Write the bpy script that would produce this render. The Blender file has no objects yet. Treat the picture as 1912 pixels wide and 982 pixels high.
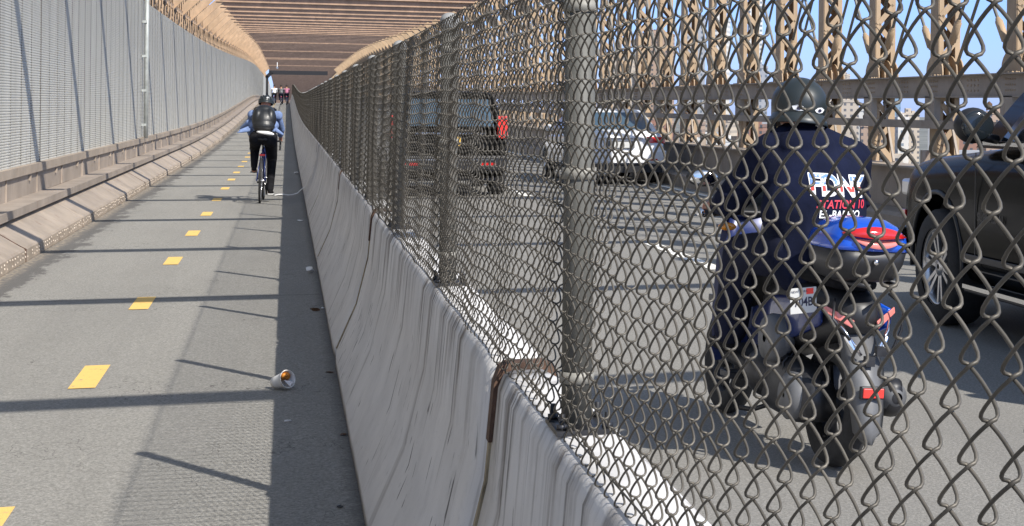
import bpy, bmesh, math, random
from mathutils import Vector, Matrix
from mathutils.bvhtree import BVHTree
random.seed(7)
R = math.radians
scn = bpy.context.scene
COL = scn.collection

# ------------------------------------------------------------ camera, sky, sun
YAW = math.atan(1100/3100); ROLL = 0.010
cam_d = bpy.data.cameras.new('camera'); cam = bpy.data.objects.new('camera', cam_d); COL.objects.link(cam)
cam_d.sensor_width = 36; cam_d.lens = 36*3100/1912
cam_d.shift_x = -(1635-956)/1912; cam_d.shift_y = -(491-203)/1912
cam_d.clip_start = 0.05; cam_d.clip_end = 9000
_F = Vector((math.sin(YAW), math.cos(YAW), 0)); _R0 = Vector((math.cos(YAW), -math.sin(YAW), 0)); _Z = Vector((0,0,1))
_R = _R0*math.cos(ROLL)+_Z*math.sin(ROLL); _U = _Z*math.cos(ROLL)-_R0*math.sin(ROLL)
cam.matrix_world = Matrix(((_R.x,_U.x,-_F.x,0),(_R.y,_U.y,-_F.y,0),(_R.z,_U.z,-_F.z,1.5),(0,0,0,1)))
scn.camera = cam
SUN = Vector((0.61,-1.0,1.0)).normalized()
w = bpy.data.worlds.new('World'); scn.world = w; w.use_nodes = True
nt = w.node_tree; bg = nt.nodes['Background']
sky = nt.nodes.new('ShaderNodeTexSky'); sky.sky_type = 'NISHITA'; sky.sun_disc = False
sky.sun_elevation = math.asin(SUN.z); sky.sun_rotation = math.atan2(SUN.x, SUN.y)
sky.air_density = 1.0; sky.dust_density = 0.15; sky.ozone_density = 2.5
tint = nt.nodes.new('ShaderNodeMix'); tint.data_type='RGBA'; tint.blend_type='MULTIPLY'; tint.inputs[0].default_value = 1; tint.inputs[7].default_value = (1,1,1,1)
wtc = nt.nodes.new('ShaderNodeTexCoord'); wsep = nt.nodes.new('ShaderNodeSeparateXYZ'); wr = nt.nodes.new('ShaderNodeValToRGB')
nt.links.new(wtc.outputs['Generated'], wsep.inputs[0]); nt.links.new(wsep.outputs[2], wr.inputs[0]); nt.links.new(wr.outputs[0], tint.inputs[7])
wr.color_ramp.elements[0].position = 0.0; wr.color_ramp.elements[0].color = (.285,.40,.92,1)      # clear hazy-blue horizon
wr.color_ramp.elements[1].position = 0.45; wr.color_ramp.elements[1].color = (1.35,1.08,.86,1)   # milder blue overhead
e_ = wr.color_ramp.elements.new(.16); e_.color = (.50,.60,.92,1)
nt.links.new(sky.outputs[0], tint.inputs[6]); nt.links.new(tint.outputs[2], bg.inputs[0]); bg.inputs[1].default_value = 0.15
sl = bpy.data.lights.new('sun', 'SUN'); sl.energy = 4.4; sl.angle = R(0.53); sl.color = (1.0,0.95,0.87)
so = bpy.data.objects.new('sun', sl); COL.objects.link(so)
so.rotation_euler = SUN.to_track_quat('Z','Y').to_euler()
scn.view_settings.view_transform = 'Standard'; scn.view_settings.look = 'None'
scn.view_settings.gamma = 1; scn.view_settings.exposure = 0.60
scn.view_settings.use_curve_mapping = False

# deck elevation along the bridge
def Z(y):
    if y < 45: return 0.0
    if y < 180:
        t = (y-45)/135; return 1.48*t*t*(3-2*t)
    t = y-180
    return 1.48 - 0.00003*t*t if t < 70 else 1.48-0.147-0.0042*(t-70) - 0.00009*(t-70)**2

# ------------------------------------------------------------ materials
def mat(name, col, rough=0.7, metal=0.0, n=None, amt=0.15, bump=0.0, bscale=None, coat=0.0, alpha=None, emit=None, trans=0.0, col2=None, stretch=(1,1,1)):
    m = bpy.data.materials.new(name); m.use_nodes = True
    t = m.node_tree; b = t.nodes['Principled BSDF']
    b.inputs['Base Color'].default_value = (*col,1); b.inputs['Roughness'].default_value = rough
    b.inputs['Metallic'].default_value = metal
    if coat: b.inputs['Coat Weight'].default_value = coat; b.inputs['Coat Roughness'].default_value = 0.04
    if trans: b.inputs['Transmission Weight'].default_value = trans
    if emit: b.inputs['Emission Color'].default_value = (*emit[0],1); b.inputs['Emission Strength'].default_value = emit[1]
    if n or bump:
        tc = t.nodes.new('ShaderNodeTexCoord'); mp = t.nodes.new('ShaderNodeMapping'); mp.inputs['Scale'].default_value = stretch
        t.links.new(tc.outputs['Object'], mp.inputs[0])
    if n:
        ns = t.nodes.new('ShaderNodeTexNoise'); ns.inputs['Scale'].default_value = n; ns.inputs['Detail'].default_value = 6; ns.inputs['Roughness'].default_value = 0.65
        t.links.new(mp.outputs[0], ns.inputs['Vector'])
        rp = t.nodes.new('ShaderNodeValToRGB')
        c1 = [max(0,c*(1-amt)) for c in col]; c2 = list(col2) if col2 else [min(1,c*(1+amt)) for c in col]
        rp.color_ramp.elements[0].position = 0.32; rp.color_ramp.elements[1].position = 0.68
        rp.color_ramp.elements[0].color = (*c1,1); rp.color_ramp.elements[1].color = (*c2,1)
        t.links.new(ns.outputs['Fac'], rp.inputs[0]); t.links.new(rp.outputs[0], b.inputs['Base Color'])
    if bump:
        nb = t.nodes.new('ShaderNodeTexNoise'); nb.inputs['Scale'].default_value = bscale or 60; nb.inputs['Detail'].default_value = 3
        t.links.new(mp.outputs[0], nb.inputs['Vector'])
        bp = t.nodes.new('ShaderNodeBump'); bp.inputs['Strength'].default_value = bump; bp.inputs['Distance'].default_value = 0.01
        t.links.new(nb.outputs['Fac'], bp.inputs['Height']); t.links.new(bp.outputs[0], b.inputs['Normal'])
    return m

class NT:
    """small helper for node graphs: values are sockets or numbers"""
    def __init__(s, m): s.m=m; s.t=m.node_tree; s.b=s.t.nodes['Principled BSDF']; s.tc=s.t.nodes.new('ShaderNodeTexCoord'); s.src=s.tc.outputs['Object']
    def world(s):
        g=s.t.nodes.new('ShaderNodeNewGeometry'); s.src=g.outputs['Position']; return s
    def lk(s, v, sock):
        if hasattr(v,'is_output'): s.t.links.new(v, sock)
        else: sock.default_value = v
    def math(s, op, a, b=0.0, clamp=False):
        n=s.t.nodes.new('ShaderNodeMath'); n.operation=op; n.use_clamp=clamp; s.lk(a,n.inputs[0]); s.lk(b,n.inputs[1]); return n.outputs[0]
    def map(s, scale, rot=(0,0,0)):
        n=s.t.nodes.new('ShaderNodeMapping'); n.inputs['Scale'].default_value=scale; n.inputs['Rotation'].default_value=rot
        s.t.links.new(s.src, n.inputs[0]); return n.outputs[0]
    def noise(s, vec, scale, detail=4, rough=0.6):
        n=s.t.nodes.new('ShaderNodeTexNoise'); n.inputs['Scale'].default_value=scale; n.inputs['Detail'].default_value=detail; n.inputs['Roughness'].default_value=rough
        s.t.links.new(vec, n.inputs['Vector']); return n.outputs['Fac']
    def step(s, v, lo, hi):
        n=s.t.nodes.new('ShaderNodeMapRange'); n.clamp=True; s.lk(v,n.inputs['Value']); n.inputs['From Min'].default_value=lo; n.inputs['From Max'].default_value=hi; return n.outputs[0]
    def mix(s, f, a, b):
        n=s.t.nodes.new('ShaderNodeMix'); n.data_type='RGBA'; s.lk(f,n.inputs[0])
        for v,i in ((a,6),(b,7)):
            if hasattr(v,'is_output'): s.t.links.new(v,n.inputs[i])
            else: n.inputs[i].default_value=(*v,1)
        return n.outputs[2]
    def sep(s, v):
        n=s.t.nodes.new('ShaderNodeSeparateXYZ'); s.t.links.new(v,n.inputs[0]); return n.outputs
    def bump(s, h, st=0.3, d=0.01):
        n=s.t.nodes.new('ShaderNodeBump'); n.inputs['Strength'].default_value=st; n.inputs['Distance'].default_value=d
        s.t.links.new(h,n.inputs['Height']); s.t.links.new(n.outputs[0], s.b.inputs['Normal'])
    def color(s, v): s.t.links.new(v, s.b.inputs['Base Color'])

def asphalt(name, base, dirt=None, patch=0.14):
    m = mat(name, base, 0.92); N = NT(m); o = N.map((1,1,1)); xyz = N.sep(o)
    fine = N.noise(o, 75, 3, 0.9); mid = N.noise(o, 26, 4, .7); big = N.noise(N.map((1,.25,1)), 1.1, 4); big2=N.noise(N.map((2.2,.12,1)),1.0,3)
    c = N.mix(N.step(fine,.36,.64), tuple(k*.55 for k in base), tuple(min(1,k*1.45) for k in base))
    c = N.mix(N.math('MULTIPLY', N.step(mid,.42,.62), .35), c, tuple(k*.72 for k in base))
    c = N.mix(N.math('MULTIPLY', N.step(big,.4,.7), patch*2), c, tuple(k*.6 for k in base))
    c = N.mix(N.math('MULTIPLY', N.step(big2,.5,.62), patch*1.4), c, tuple(k*.66 for k in base))
    spots = N.noise(N.map((1,.6,1)), 7.0, 5, .75)
    c = N.mix(N.math('MULTIPLY', N.step(spots,.70,.76), .55), c, tuple(k*.25 for k in base))
    if dirt:
        e = N.math('ADD', xyz[0], N.math('MULTIPLY', N.noise(N.map((1,.45,1)), 3.0, 7, .75), .9))
        mk = N.step(e, dirt+.74, dirt+.69)
        c = N.mix(N.math('MULTIPLY', mk, .8), c, (.075,.07,.066))
        slab = N.math('LESS_THAN', N.math('ABSOLUTE', N.math('SUBTRACT', N.math('FRACT', N.math('DIVIDE', xyz[1], 9.14)), .5)), .002)
        c = N.mix(N.math('MULTIPLY', slab, .5), c, (.06,.055,.05))
        ck = N.math('ABSOLUTE', N.math('SUBTRACT', N.noise(N.map((1,.5,1)), 1.3, 5, .6), .5)); c = N.mix(N.math('MULTIPLY', N.math('LESS_THAN', ck, .0016), N.math('MULTIPLY', N.step(N.noise(o,.5,2),.5,.55), .6)), c, (.05,.045,.04))
        e2 = N.step(N.math('ADD', xyz[0], N.math('MULTIPLY', N.noise(o, 9, 5, .7), .25)), dirt+.26, dirt+.18)
        c = N.mix(N.math('MULTIPLY', e2, N.step(N.noise(o,22,3),.4,.6)), c, (.30,.25,.19))
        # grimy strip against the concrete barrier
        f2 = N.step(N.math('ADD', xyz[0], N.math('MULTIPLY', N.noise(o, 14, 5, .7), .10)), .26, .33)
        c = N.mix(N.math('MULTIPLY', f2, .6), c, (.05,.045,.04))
    N.color(c); N.bump(fine, .55, .006); return m

M = {}
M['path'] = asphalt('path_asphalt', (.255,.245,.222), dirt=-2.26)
M['road'] = asphalt('road_asphalt', (.235,.225,.205), patch=.12)
def worn_paint(name, col):
    m = mat(name, col, .8); N = NT(m); o = N.map((1,1,1))
    c = N.mix(N.step(N.noise(o, 60, 4, .8), .56,.72), col, tuple(k*.62 for k in col)); c = N.mix(N.step(N.noise(o,11,7,.85),.59,.64), c, (.21,.2,.18)); N.color(c); N.bump(N.noise(o,150,2),.4,.005); return m
M['yellow'] = worn_paint('yellow_paint', (.76,.49,.14)); M['white_line'] = worn_paint('white_paint', (.82,.80,.74))

def concrete(name, base):
    m = mat(name, base, .88); N = NT(m); xyz = N.sep(N.map((1,1,1))); N.world(); o = N.map((1,1,1))
    sx = N.noise(N.map((.04,1,.05)), 8.0, 5, .62); sx2 = N.noise(N.map((.015,1,.02)), 30.0, 3, .5); topm = N.step(xyz[2], .18, .86)
    c = N.mix(N.step(N.noise(o, 1.7, 5), .32,.7), tuple(k*.84 for k in base), tuple(k*1.08 for k in base))
    blot = N.noise(o, 6.5, 6, .7); c = N.mix(N.math('MULTIPLY', N.step(blot,.52,.7), .35), c, tuple(k*.6 for k in base))
    edge = N.math('SUBTRACT', .88, N.math('MULTIPLY', N.step(N.noise(N.map((.02,1,.02)), 5.5, 5, .7), .36,.68), .60))   # how far each drip runs down
    run = N.math('MULTIPLY', N.step(N.math('SUBTRACT', xyz[2], edge), 0.0, .22), N.step(xyz[2], .8795, .872))
    run = N.math('MULTIPLY', run, N.math('ADD', N.step(N.noise(N.map((.02,1,.02)), 1.3, 3, .6),.38,.60), .35))
    brk = N.math('ADD', .45, N.math('MULTIPLY', N.step(N.noise(N.map((1,1,.3)), 16, 5, .75),.38,.6), .55))
    st = N.math('MULTIPLY', N.math('MULTIPLY', N.step(sx,.46,.60), run), N.math('MULTIPLY', brk, .85))
    c = N.mix(st, c, (.15,.125,.105))
    st2 = N.math('MULTIPLY', N.math('MULTIPLY', N.step(sx2,.55,.66), run), brk)
    c = N.mix(st2, c, (.07,.058,.05))
    lng = N.noise(N.map((.01,1,.03)), 4.2, 2, .45); c = N.mix(N.math('MULTIPLY', N.step(lng,.62,.67), N.math('ADD', .25, N.math('MULTIPLY', N.step(N.noise(N.map((1,1,.35)),9,4,.7),.4,.6), .4))), c, (.15,.13,.115))
    sc = N.noise(N.map((3,7,1.5), (R(40),0,0)), 3.6, 3, .5)      # tyre and pedal scuffs, diagonal
    c = N.mix(N.math('MULTIPLY', N.math('MULTIPLY', N.step(sc,.665,.69), N.step(xyz[2],.75,.6)), .85), c, (.06,.055,.05))
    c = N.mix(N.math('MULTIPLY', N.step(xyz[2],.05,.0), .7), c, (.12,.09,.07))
    pit = N.noise(o, 90, 2, .7)
    c = N.mix(N.math('MULTIPLY', N.step(pit,.66,.74),.5), c, tuple(k*.45 for k in base))
    N.color(c); N.bump(N.noise(o, 45, 5, .7), .22, .006); return m
M['concrete'] = concrete('barrier_concrete', (.66,.645,.63))
M['rust'] = mat('rusty_steel', (.065,.036,.024), .85, 0.1, n=14, amt=.5, col2=(.15,.085,.055), bump=.4)
def tan_paint(name, base, amt=.6, rusty=.75):
    m = mat(name, base, .62); N = NT(m).world(); o = N.map((1,1,1))
    c = N.mix(N.step(N.noise(N.map((1,.7,.5)), 2.4, 6, .7), .35,.68), tuple(k*.74 for k in base), tuple(k*1.1 for k in base))
    c = N.mix(N.math('MULTIPLY', N.step(N.noise(N.map((1,1,.25)), 5.5, 5, .7), .6,.7), rusty), c, (.16,.085,.05))
    N.color(c); N.bump(N.noise(o, 30, 4), .12, .006); return m
M['tan'] = tan_paint('tan_bridge_paint', (.46,.32,.205), rusty=.3)
M['tan_kerb'] = tan_paint('tan_kerb_paint', (.36,.295,.23), rusty=.75)
M['tan_dull'] = tan_paint('tan_grey_paint', (.33,.275,.225), rusty=.5)
M['truss'] = tan_paint('truss_paint', (.40,.285,.175), rusty=.3)
M['beam'] = tan_paint('beam_paint', (.38,.255,.17), rusty=.5)
M['rod'] = mat('rod_paint', (.20,.19,.165), .6, n=6, amt=.2)
M['galv'] = mat('galvanised_wire', (.105,.094,.077), .52, .35, n=9, amt=.4)
M['beam_dark'] = tan_paint('dark_brown_beam_paint', (.17,.115,.085), rusty=.6)  # darker brown used on most of the farther overhead beams
M['galv_post'] = mat('galvanised_post', (.10,.098,.086), .6, .0, n=7, amt=.18)
def screenmat():
    m = mat('screen_galvanised', (.42,.44,.42), .6, .15); N = NT(m).world(); o = N.map((1,1,1)); xyz=N.sep(o)
    v = N.noise(N.map((1,1,.06)), 3.2, 5, .7)
    c = N.mix(N.step(v,.3,.7), (.48,.465,.415), (.60,.585,.53))
    v2 = N.noise(N.map((1,1,.03)), 14, 3, .6)
    c = N.mix(N.math('MULTIPLY', N.step(v2,.58,.70),.6), c, (.17,.14,.12))
    c = N.mix(N.math('MULTIPLY', N.step(N.noise(N.map((1,1,.03)), 11, 3, .6),.62,.72),.6), c, (.62,.66,.66))
    N.color(c); return m
M['screen'] = screenmat()
M['black'] = mat('black_plastic', (.014,.014,.016), .45); M['tyre'] = mat('tyre_rubber', (.02,.02,.021), .85, n=40, amt=.3)
M['dark_metal'] = mat('dark_metal', (.045,.045,.048), .45, .7, n=12, amt=.4); M['grey_plastic'] = mat('grey_plastic', (.105,.107,.112), .5, n=8, amt=.2)
M['silver'] = mat('silver_alloy', (.55,.55,.56), .28, .9); M['chrome'] = mat('chrome', (.8,.8,.8), .12, 1.0)
M['glass'] = mat('car_glass', (.012,.016,.02), .08, 0, coat=.3); M['glass_blue'] = mat('rear_glass', (.05,.085,.12), .1, 0, coat=.6)
M['car_black'] = mat('black_car_paint', (.004,.0037,.003), .2, 0, coat=.04); M['car_black'].node_tree.nodes['Principled BSDF'].inputs['Specular IOR Level'].default_value=.04; M['car_white'] = mat('white_car_paint', (.72,.73,.74), .3, 0, coat=.8)
M['blue_paint'] = mat('blue_scooter_paint', (.005,.075,.50), .2, .1, coat=1.0); M['navy_paint'] = mat('navy_panel', (.012,.025,.12), .3, .1, coat=.6)
M['red_lens'] = mat('red_lens', (.50,.012,.012), .12, coat=1.0); M['pink_lens'] = mat('pale_red_lens', (.65,.20,.17), .12, coat=1.0); M['reflector'] = mat('red_reflector', (.85,.04,.03), .3, coat=.5)
M['amber'] = mat('amber_lens', (.8,.3,.02), .2, coat=.6)
M['navy'] = mat('navy_cotton', (.006,.0085,.024), .95, n=7, amt=.3, bump=.35, bscale=22); M['navy_dark'] = mat('navy_trousers', (.012,.014,.03), .95, n=9, amt=.3, bump=.3, bscale=20)
M['skin'] = mat('skin', (.42,.20,.13), .55); M['black_cloth'] = mat('black_cloth', (.013,.013,.015), .9, n=12, amt=.35, bump=.3, bscale=25)
M['blue_cloth'] = mat('light_blue_denim', (.14,.20,.36), .9, n=14, amt=.25, bump=.3, bscale=30); M['white_cloth'] = mat('white_cloth', (.75,.74,.72), .9)
M['leather'] = mat('black_shiny_pack', (.012,.013,.014), .42, coat=.1, bump=.25, bscale=9); M['helmet'] = mat('matt_black_helmet', (.02,.026,.028), .42)
M['hair'] = mat('dark_hair', (.01,.008,.006), .7); M['pink'] = mat('pink_cloth', (.35,.13,.20), .9); M['paper'] = mat('white_paper', (.75,.74,.72), .85, n=20, amt=.1)
M['orange'] = mat('orange_sauce', (.75,.25,.03), .4, n=40, amt=.5); M['brown'] = mat('brown_scrap', (.09,.045,.02), .8, n=40, amt=.4)
M['plate'] = mat('plate_white', (.55,.55,.53), .5); M['plate_y'] = mat('plate_yellow', (.80,.50,.09), .4); M['print_dark'] = mat('print_dark', (.02,.02,.05), .6); M['print_red'] = mat('print_red', (.55,.03,.06), .7); M['print_white'] = mat('print_white', (.8,.8,.8), .8)
M['skin2'] = mat('skin_tan', (.32,.17,.11), .6)

# ------------------------------------------------------------ mesh builder
class MB:
    def __init__(s): s.v=[]; s.f=[]; s.mi=[]; s.sm=[]
    def add(s, vs, fs, mi=0, sm=False):
        o=len(s.v); s.v += [tuple(p) for p in vs]; s.f += [tuple(i+o for i in f) for f in fs]; s.mi += [mi]*len(fs); s.sm += [sm]*len(fs); return s
    def box(s, x0,x1,y0,y1,z0,z1, mi=0, f=None):
        vs=[(x,y,z) for x in (x0,x1) for y in (y0,y1) for z in (z0,z1)]
        if f: vs=[f(*p) for p in vs]
        return s.add(vs, [(0,1,3,2),(4,6,7,5),(0,4,5,1),(2,3,7,6),(0,2,6,4),(1,5,7,3)], mi)
    def bar(s, p0, p1, w, h, up=(0,0,1), mi=0):
        p0=Vector(p0); p1=Vector(p1); d=(p1-p0).normalized(); a=d.cross(Vector(up)).normalized()*w/2; b=a.cross(d).normalized()*h/2
        vs=[p+i*a+j*b for p in (p0,p1) for i,j in ((-1,-1),(1,-1),(1,1),(-1,1))]
        return s.add(vs, [(0,1,2,3),(7,6,5,4),(0,4,5,1),(1,5,6,2),(2,6,7,3),(3,7,4,0)], mi)
    def tube(s, pts, r, n=8, mi=0, cap=True, closed=False):
        pts=[Vector(p) for p in pts]; k=len(pts); rs = r if isinstance(r,(list,tuple)) else [r]*k
        vs=[]; fs=[]; prev=None
        for i,p in enumerate(pts):
            if closed: d=pts[(i+1)%k]-pts[i-1]
            else: d=pts[min(i+1,k-1)]-pts[max(i-1,0)]
            d.normalize()
            if prev is None: a=d.cross(Vector((0,0,1)) if abs(d.z)<.9 else Vector((1,0,0))).normalized()
            else: a=(prev-d*prev.dot(d)).normalized()
            prev=a; b=d.cross(a)
            for j in range(n):
                t=2*math.pi*j/n; vs.append(p+(a*math.cos(t)+b*math.sin(t))*rs[i])
        for i in range(k if closed else k-1):
            for j in range(n):
                A=i*n; B=((i+1)%k)*n; fs.append((A+j,A+(j+1)%n,B+(j+1)%n,B+j))
        if cap and not closed: fs.append(tuple(range(n-1,-1,-1))); fs.append(tuple(range((k-1)*n,k*n)))
        return s.add(vs, fs, mi, True)
    def ell(s, c, r, n=16, m=10, mi=0, rot=None, zlo=-1):
        c=Vector(c); vs=[]; fs=[]
        for i in range(m+1):
            t=-math.pi/2+math.pi*i/m
            t=max(t, math.asin(zlo))
            for j in range(n):
                a=2*math.pi*j/n; p=Vector((math.cos(t)*math.cos(a)*r[0],math.cos(t)*math.sin(a)*r[1],math.sin(t)*r[2]))
                if rot: p=rot@p
                vs.append(c+p)
        for i in range(m):
            for j in range(n): fs.append((i*n+j,i*n+(j+1)%n,(i+1)*n+(j+1)%n,(i+1)*n+j))
        return s.add(vs, fs, mi, True)
    def lathe(s, c, axis, prof, n=24, mi=0, caps=False):
        """prof: (radius, along axis)"""
        c=Vector(c); ax=Vector(axis).normalized(); a=ax.cross(Vector((0,0,1)) if abs(ax.z)<.9 else Vector((1,0,0))).normalized(); b=ax.cross(a); vs=[]; fs=[]
        for (r,h) in prof:
            for j in range(n):
                t=2*math.pi*j/n; vs.append(c+ax*h+(a*math.cos(t)+b*math.sin(t))*r)
        for i in range(len(prof)-1):
            for j in range(n): fs.append((i*n+j,i*n+(j+1)%n,(i+1)*n+(j+1)%n,(i+1)*n+j))
        if caps: fs += [tuple(range(n-1,-1,-1)), tuple(range((len(prof)-1)*n, len(prof)*n))]
        return s.add(vs, fs, mi, True)
    def prism(s, poly, off, mi=0, sm=False):
        """poly: list of 3D points, off: extrusion vector"""
        n=len(poly); off=Vector(off); vs=[Vector(p) for p in poly]+[Vector(p)+off for p in poly]
        return s.add(vs, [tuple(range(n)), tuple(range(2*n-1,n-1,-1))]+[(i,i+n,(i+1)%n+n,(i+1)%n) for i in range(n)], mi, sm)
    def loft(s, rings, mi=0, cap=True, sm=True):
        n=len(rings[0]); vs=[p for r in rings for p in r]; fs=[]
        for i in range(len(rings)-1):
            for j in range(n): fs.append((i*n+j,i*n+(j+1)%n,(i+1)*n+(j+1)%n,(i+1)*n+j))
        if cap: fs += [tuple(range(n-1,-1,-1)), tuple(range((len(rings)-1)*n, len(rings)*n))]
        return s.add(vs, fs, mi, sm)
    def mesh(s, name, mats, off=None):
        me=bpy.data.meshes.new(name); vs=s.v if off is None else [(a-off[0],b-off[1],c-off[2]) for a,b,c in s.v]
        me.from_pydata([tuple(v) for v in vs], [], s.f); me.polygons.foreach_set('material_index', s.mi); me.polygons.foreach_set('use_smooth', s.sm)
        for m in (mats if isinstance(mats,(list,tuple)) else [mats]): me.materials.append(M[m] if isinstance(m,str) else m)
        bm=bmesh.new(); bm.from_mesh(me); bmesh.ops.recalc_face_normals(bm, faces=bm.faces); bm.to_mesh(me); bm.free(); me.update(); return me
    def build(s, name, mats, parent=None, world=False, bevel=0, sub=0, autosmooth=None):
        off = parent.location[:] if (world and parent) else None
        o=bpy.data.objects.new(name, s.mesh(name, mats, off)); COL.objects.link(o)
        if parent: o.parent=parent
        if bevel: md=o.modifiers.new('b','BEVEL'); md.width=bevel; md.segments=2; md.limit_method='ANGLE'; md.angle_limit=R(40)
        if sub: md=o.modifiers.new('s','SUBSURF'); md.levels=sub; md.render_levels=sub
        return o

def tag(o, label=None, cat=None, group=None, kind=None):
    if label: o['label']=label
    if cat: o['category']=cat
    if group: o['group']=group
    if kind: o['kind']=kind
    return o
def thing(name, label, cat, loc=(0,0,0), rot=(0,0,0), group=None):
    o=bpy.data.objects.new(name,None); COL.objects.link(o); o.location=loc; o.rotation_euler=rot; o.empty_display_size=.2
    return tag(o,label,cat,group)
def copy_tree(o, parent=None):
    kids=[c for c in KIDS(o)]
    c=o.copy(); COL.objects.link(c); c.parent=parent
    for ch in kids: copy_tree(ch, c)
    return c
def KIDS(o): return [c for c in bpy.data.objects if c.parent==o]
def freeze(o):
    """apply modifiers"""
    dg=bpy.context.evaluated_depsgraph_get(); dg.update(); e=o.evaluated_get(dg); me=bpy.data.meshes.new_from_object(e)
    old=o.data; o.modifiers.clear(); o.data=me; return o
def blob(name, prims, m, parent, voxel=.012, smooth=6, extra=None):
    b=MB()
    for p in prims:
        if p[0]=='c':
            _,a,ra,c,rc=p; a=Vector(a); c=Vector(c)
            b.ell(a,(ra,)*3,12,8); b.ell(c,(rc,)*3,12,8)
            if (a-c).length>1e-4: b.tube([a,c],[ra,rc],12)
        else:
            b.ell(p[1],p[2],20,14,rot=p[3] if len(p)>3 else None)
    o=b.build(name,m,parent)
    md=o.modifiers.new('r','REMESH'); md.mode='VOXEL'; md.voxel_size=voxel; md.use_smooth_shade=True
    if smooth: s=o.modifiers.new('s','SMOOTH'); s.iterations=smooth; s.factor=.5
    freeze(o)
    if not o.data.materials: o.data.materials.append(M[m])
    for p in o.data.polygons: p.use_smooth=True
    return o
def text_mesh(s, size, font_bold=0.0, spacing=1.0, shear=0.0):
    cu=bpy.data.curves.new('t','FONT'); cu.body=s; cu.size=size; cu.offset=font_bold; cu.space_character=spacing; cu.align_x='CENTER'; cu.align_y='CENTER'; cu.shear=shear; cu.resolution_u=4
    o=bpy.data.objects.new('t',cu); COL.objects.link(o); dg=bpy.context.evaluated_depsgraph_get(); me=bpy.data.meshes.new_from_object(o.evaluated_get(dg)); bpy.data.objects.remove(o); return me
def text_obj(name, s, size, m, parent, mtx, bold=0.0, spacing=1.0, shear=0.0, sx=1.0):
    me=text_mesh(s,size,bold,spacing,shear); me.transform(Matrix.Diagonal((sx,1,1,1))); me.transform(mtx); me.materials.clear(); me.materials.append(M[m])
    o=bpy.data.objects.new(name,me); COL.objects.link(o); o.parent=parent; return o

for k_ in ('navy','navy_dark','black_cloth'): M[k_].node_tree.nodes['Principled BSDF'].inputs['Specular IOR Level'].default_value=.15

# ============================================================ GROUND, ROAD, PATH
YS = [-12+2*i for i in range(0,140)] + [270+6*i for i in range(45)]
def strip(name, m, xs, zoff, ys=YS, kind='structure'):
    b=MB(); n=len(xs); vs=[(x,y,Z(y)+zoff) for y in ys for x in xs]; fs=[(i*n+j,i*n+j+1,(i+1)*n+j+1,(i+1)*n+j) for i in range(len(ys)-1) for j in range(n-1)]
    b.add(vs,fs); o=b.build(name,m); return tag(o,kind=kind)
strip('road', 'road', [0.45,2,4,6,7.3], 0.0)
strip('bike_path', 'path', [-2.4,-1,0,0.47], 0.004)
b=MB()
for i in range(len(YS)-1):
    y0,y1=YS[i],YS[i+1]
    b.add([(x,y,Z(y)+zz) for y in (y0,y1) for x,zz in ((-3.6,-.05),(7.5,-.05),(7.5,-.6),(-3.6,-.6))], [(0,1,5,4),(1,2,6,5),(2,3,7,6),(3,0,4,7)])
tag(b.build('bridge_deck','tan_dull'),kind='structure')
b=MB()
for k in range(-1,50):
    y=9.9+3.5*k; a=.40; x0=-1.055; x1=-.925
    b.add([(x0,y-a,Z(y-a)+.008),(x1,y-a,Z(y-a)+.008),(x1,y+a,Z(y+a)+.008),(x0,y+a,Z(y+a)+.008)],[(0,1,2,3)])
tag(b.build('path_markings','yellow'),kind='structure')
b=MB()
for k in range(-1,24):        # dashed lane line
    y=16.4+12.8*k; ln=1.5
    b.add([(x,yy,Z(yy)+.006) for yy in (y-ln,y+ln) for x in (3.69,3.84)],[(0,1,3,2)])
ys=[-12+3*i for i in range(100)]
b.add([(x,y,Z(y)+.006) for y in ys for x in (6.62,6.74)],[(2*i,2*i+1,2*i+3,2*i+2) for i in range(len(ys)-1)])
tag(b.build('road_markings','white_line'),kind='structure')
# expansion joints and tar seams across the roadway
b=MB()
for y in (20.2,33.5,47,61):
    b.add([(x,yy,Z(yy)+.004) for yy in (y,y+.05) for x in (.62,7.2)],[(0,1,3,2)]); b.add([(x,yy,Z(yy)+.004) for yy in (y+.22,y+.26) for x in (.62,7.2)],[(0,1,3,2)])
tag(b.build('expansion_joints',mat('joint_tar',(.045,.045,.045),.8)),kind='structure')
# river and far shore
b=MB(); b.add([(-6000,-3000,-41),(7000,-3000,-41),(7000,8000,-41),(-6000,8000,-41)],[(0,1,2,3)])
rv=mat('river_water',(.03,.06,.07),.12,bump=.4,bscale=.2); tag(b.build('river',rv),kind='structure')
b=MB(); b.box(60,6500,760,8000,-60,-39.5); b.box(-6000,60,900,8000,-60,-39.5)
tag(b.build('far_shore',mat('shore_ground',(.16,.16,.14),.9,n=.02,amt=.5)),kind='structure')

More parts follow.
